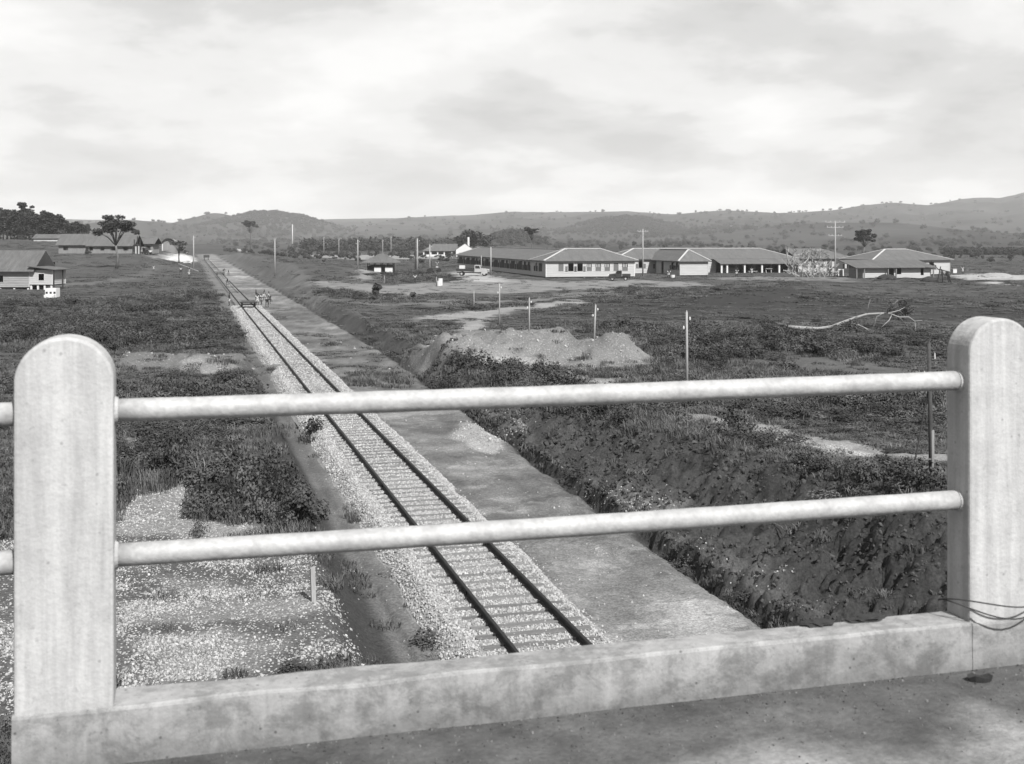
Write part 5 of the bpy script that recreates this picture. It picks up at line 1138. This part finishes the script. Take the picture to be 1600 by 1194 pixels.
for sx in (-1, 1): MB().box(sx * 1.1 - .05, -3, .952, sx * 1.1 + .05, 3, 1.75).build('side', M_CAR, q)
for sy in (-1, 1): MB().box(-1.04, sy * 2.95 - .05, .952, 1.04, sy * 2.95 + .05, 1.75).build('end', M_CAR, q)
for sx in (-.7525, .7525):
    for sy in (-1, 1): MB().tube([(sx - .07, sy * 1.8, .42), (sx + .07, sy * 1.8, .42)], .42, 14).build('wheel', M_IRON, q)
def lorry(lab, u, v, rz, L, cabc, bedc, load, cat='truck', name='truck', sc_=1.0):
    q = thing(name, lab, cat, G(u, v), rz); q.scale = (sc_,) * 3     # drives towards +x
    MB().box(-L / 2, -.45, .55, L / 2, .45, .72).build('chassis', M_CAR, q)
    x1 = L / 2; xb = x1 - 1.35; xc = xb - 1.25
    MB().prism([(xb, .72), (x1 - .05, .72), (x1, .85), (x1 - .02, 1.28), (xb, 1.42)], 'y', -.48, .48).build('bonnet', cabc, q)
    g = MB().box(x1 + .002, -.36, .78, x1 + .05, .36, 1.24).build('grille', M_WHITE, q)
    cb = MB().prism([(xc, .72), (xb - .002, .72), (xb - .002, 1.45), (xb - .25, 2.0), (xc + .05, 2.05), (xc, 1.95)], 'y', -.78, .78).build('cab', cabc, q)
    for sy in (-1, 1):
        MB().prism([(xc + .15, 1.4), (xb - .18, 1.4), (xb - .36, 1.88), (xc + .15, 1.9)], 'y', sy * .785, sy * .80).build('side_window', M_GLASS, cb)
        fd = [(x1 - .75 + .62 * math.cos(a), .42 + .58 * math.sin(a)) for a in np.linspace(.1, math.pi, 9)]
        MB().prism(fd, 'y', sy * .5, sy * .82).build('mudguard', cabc, q)
        MB().tube([(x1 - .1, sy * .55, 1.12), (x1 + .06, sy * .55, 1.12)], [.10, .13], 10).build('headlight', M_INS, q)
    MB().add([(xb - .01, -.68, 1.47), (xb - .01, .68, 1.47), (xb - .24, .68, 1.94), (xb - .24, -.68, 1.94), (xb + .01, -.68, 1.47), (xb + .01, .68, 1.47), (xb - .22, .68, 1.94), (xb - .22, -.68, 1.94)], [(4, 5, 6, 7), (0, 3, 2, 1), (0, 1, 5, 4), (1, 2, 6, 5), (2, 3, 7, 6), (3, 0, 4, 7)]).build('windscreen', M_GLASS, cb)
    bd = MB().box(-L / 2, -.95, .85, xc - .08, .95, .95).build('bed', bedc, q)
    for sy in (-1, 1): MB().box(-L / 2, sy * .93 - .03, .952, xc - .08, sy * .93 + .03, 1.35).build('bed_side', bedc, q)
    MB().box(-L / 2 - .03, -.9, .952, -L / 2 + .03, .9, 1.35).build('tailgate', bedc, q)
    wh = MB().tube([(0, -.12, 0), (0, .12, 0)], .40, 18)
    for x_ in (x1 - .75, -L / 2 + .95):
        for sy in (-1, 1):
            w = link('wheel', wh.mesh('wheel', M_TYRE), q, (x_, sy * .68, .40)); MB().tube([(0, sy * .122, 0), (0, sy * .135, 0)], .2, 12).build('hub', M_CARL, w)
    for (x_, y_, z_, w, h, m_) in load: MB().box(x_ - w / 2, y_ - .4, .955 + z_, x_ + w / 2, y_ + .4, .955 + z_ + h).build('load', m_, q)
    return q
lorry('loaded open truck with pale bonnet beside the dark wall of the long hall', 739, 431, -.12, 6.0, M_CARL, M_CAR, ((-2.0, -.2, 0, 1.0, 1.0, M_WHITE), (-.7, .2, 0, 1.2, .5, M_CAR)))
lorry('dark pickup truck parked in front of the long hall', 968, 438.5, math.pi - .1, 4.3, M_CAR, M_CAR, (), 'pickup', 'pickup_truck', .86)
lorry('small dark vehicle parked beside the short barrack', 228, 398, -.6, 4.0, M_CAR, M_CARL, (), 'vehicle', 'small_vehicle', 1.0)
g_ = G(679, 426); q = thing('road_roller', 'small dark machine with driver seat standing before the arcade house', 'machine', g_, .3)
MB().box(-1.0, -.5, .5, 1.0, .5, .95).build('body', M_CAR, q); MB().tube([(-.9, -.55, .45), (-.9, .55, .45)], .48, 16).build('roller', M_IRON, q); MB().tube([(.9, -.5, .4), (.9, .5, .4)], .4, 16).build('roller', M_IRON, q); MB().box(.2, -.3, .952, .7, .3, 1.3).build('seat', M_CARL, q)
for x_ in (-1.0,): MB().tube([(x_ + .3, 0, .95), (x_ + .3, 0, 2.4)], .09, 8).build('chimney', M_CAR, q)
person('person in white sitting on the road roller', 680, 424, 'squat', .3, M_CLOTHW, M_CLOTHK, 1.1, gr_, loc=g_ + Vector((.45, .1, 1.0)))
def drum(lab, u, v, h, r, m):
    g_ = G(u, v); q = thing('oil_drum', lab, 'drum', g_, 0, 'drums and blocks by the road'); MB().tube([(0, 0, 0), (0, 0, h)], r, 16).build('body', m, q)
    for z_ in (.33, .66): MB().tube([(0, 0, h * z_ - .02), (0, 0, h * z_ + .02)], r * 1.04, 16).build('rib', m, q)
    return q
drum('white drum standing on the pale road near the thin stakes', 688, 447, 1.1, .35, M_WHITE); drum('second white drum touching the first on the road', 685.5, 447.5, .8, .3, M_WHITE); drum('white drum lying low before the hip roofed wing', 1051, 434, .5, .4, M_WHITE)
# white spoil at the roadside and the pale heap on the bank
g_ = G(373, 393); tag(link('gravel_heap', blob('gravel_heap', 1.0, M_BED, 5, 6.5, 3.5, 1.9, 4, .06), None, g_ - Vector((0, 0, .3))), 'pale conical gravel heap on the crest of the spoil bank', 'heap', 'far gravel heaps')
g_ = G(1556, 433); tag(link('gravel_heap', blob('gravel_heap', 1.0, M_BED, 6, 3.4, 2.0, 1.0, 4, .06), None, g_ - Vector((0, 0, .2))), 'low pale gravel heap on the yard at far right', 'heap', 'far gravel heaps')
g_ = G(277, 408); tag(link('gravel_heap', blob('gravel_heap', 1.0, M_CAP, 7, 4.6, 2.4, 1.2, 4, .08), None, g_ - Vector((0, 0, .2))), 'bright white stone heap left of the far end of the line', 'heap', 'far gravel heaps')

# ------------------------------------------------------------------ far country: scattered bushes, far woods, then the air
fb = [bush_mesh(80 + i, M_LEAFD, 260, 1.0, 1.5, .34, 3) for i in range(4)]
FC = proto_collection('far_bush_kinds', fb)
n = 5200; y = 330 * np.exp(RNG.random(n) ** .8 * math.log(4200 / 330)); x = RNG.uniform(-.5, .5, n) * y; u = 800 + F * x / y
dn = fbm(x, y, 1 / 90., 4, 501); w2 = fbm(x, y, 1 / 260., 5, 121, .6)
strip = ((y > 800) & (y < 980) & (u > 470) & (u < 720)) | ((y > 620) & (y < 700) & (u > 1470)) | ((y > 700) & (y < 800) & (u > 250) & (u < 500) & (dn > .5))
kp = (strip | (dn > .60) | ((w2 > .55) & (y > 1200)) | (RNG.random(n) < .12)) & (np.abs(lat(x, y)) > 16) & ~in_building(x, y)
extra_y = RNG.uniform(800, 980, 420); extra_u = RNG.uniform(480, 715, 420); ex = PX(extra_u, extra_y)
ey2 = RNG.uniform(600, 700, 500); ex2 = PX(RNG.uniform(1478, 1700, 500), ey2)
hx = []; hy = []
for (u0, v0, Y0, hw, dy_, n_) in ((985, 333, 2700, 105, 330, 1500), (432, 327, 3000, 88, 380, 1100), (800, 366, 1250, 45, 90, 110)):
    hx.append(PX(u0, Y0) + RNG.normal(0, .62 * hw / F * Y0, n_)); hy.append(Y0 + RNG.normal(-.4 * dy_, .45 * dy_, n_))
nh = sum(len(q) for q in hx)
x = np.concatenate([x[kp]] + hx + [ex, ex2]); y = np.concatenate([y[kp]] + hy + [extra_y, ey2])
k = np.clip(y / 520., .8, 4.2) * RNG.uniform(.5, 1.5, len(x)); k[-920:-500] = RNG.uniform(2.0, 5.5, 420); k[-500:] = RNG.uniform(1, 2.4, 500); k[-920 - nh:-920] = RNG.uniform(2.5, 5.0, nh)
rt = np.zeros((len(x), 3)); rt[:, 2] = RNG.uniform(0, 6.28, len(x))
o = scatter('far_bushes', np.stack([x, y, H(x, y)], -1), rt, np.stack([k * 1.15, k * 1.15, k], -1), RNG.integers(0, 4, len(x)), FC); tag(o, 'dark bushes and woods scattered over the distant plain and hills', 'bushes')
hz = MB().box(-7200, -60, -6.0, 7200, 9200, 330).build('haze', bpy.data.materials.new('haze_air')); kind(hz, 'stuff'); tag(hz, 'thin pale haze over the whole landscape', 'haze')
m = hz.data.materials[0]; m.use_nodes = True; m.node_tree.nodes.clear(); mo = m.node_tree.nodes.new('ShaderNodeOutputMaterial'); vol = m.node_tree.nodes.new('ShaderNodeVolumePrincipled')
vol.inputs['Color'].default_value = (.93, .93, .925, 1); vol.inputs['Density'].default_value = 1.0e-4; vol.inputs['Anisotropy'].default_value = .1
m.node_tree.links.new(vol.outputs[0], mo.inputs['Volume'])
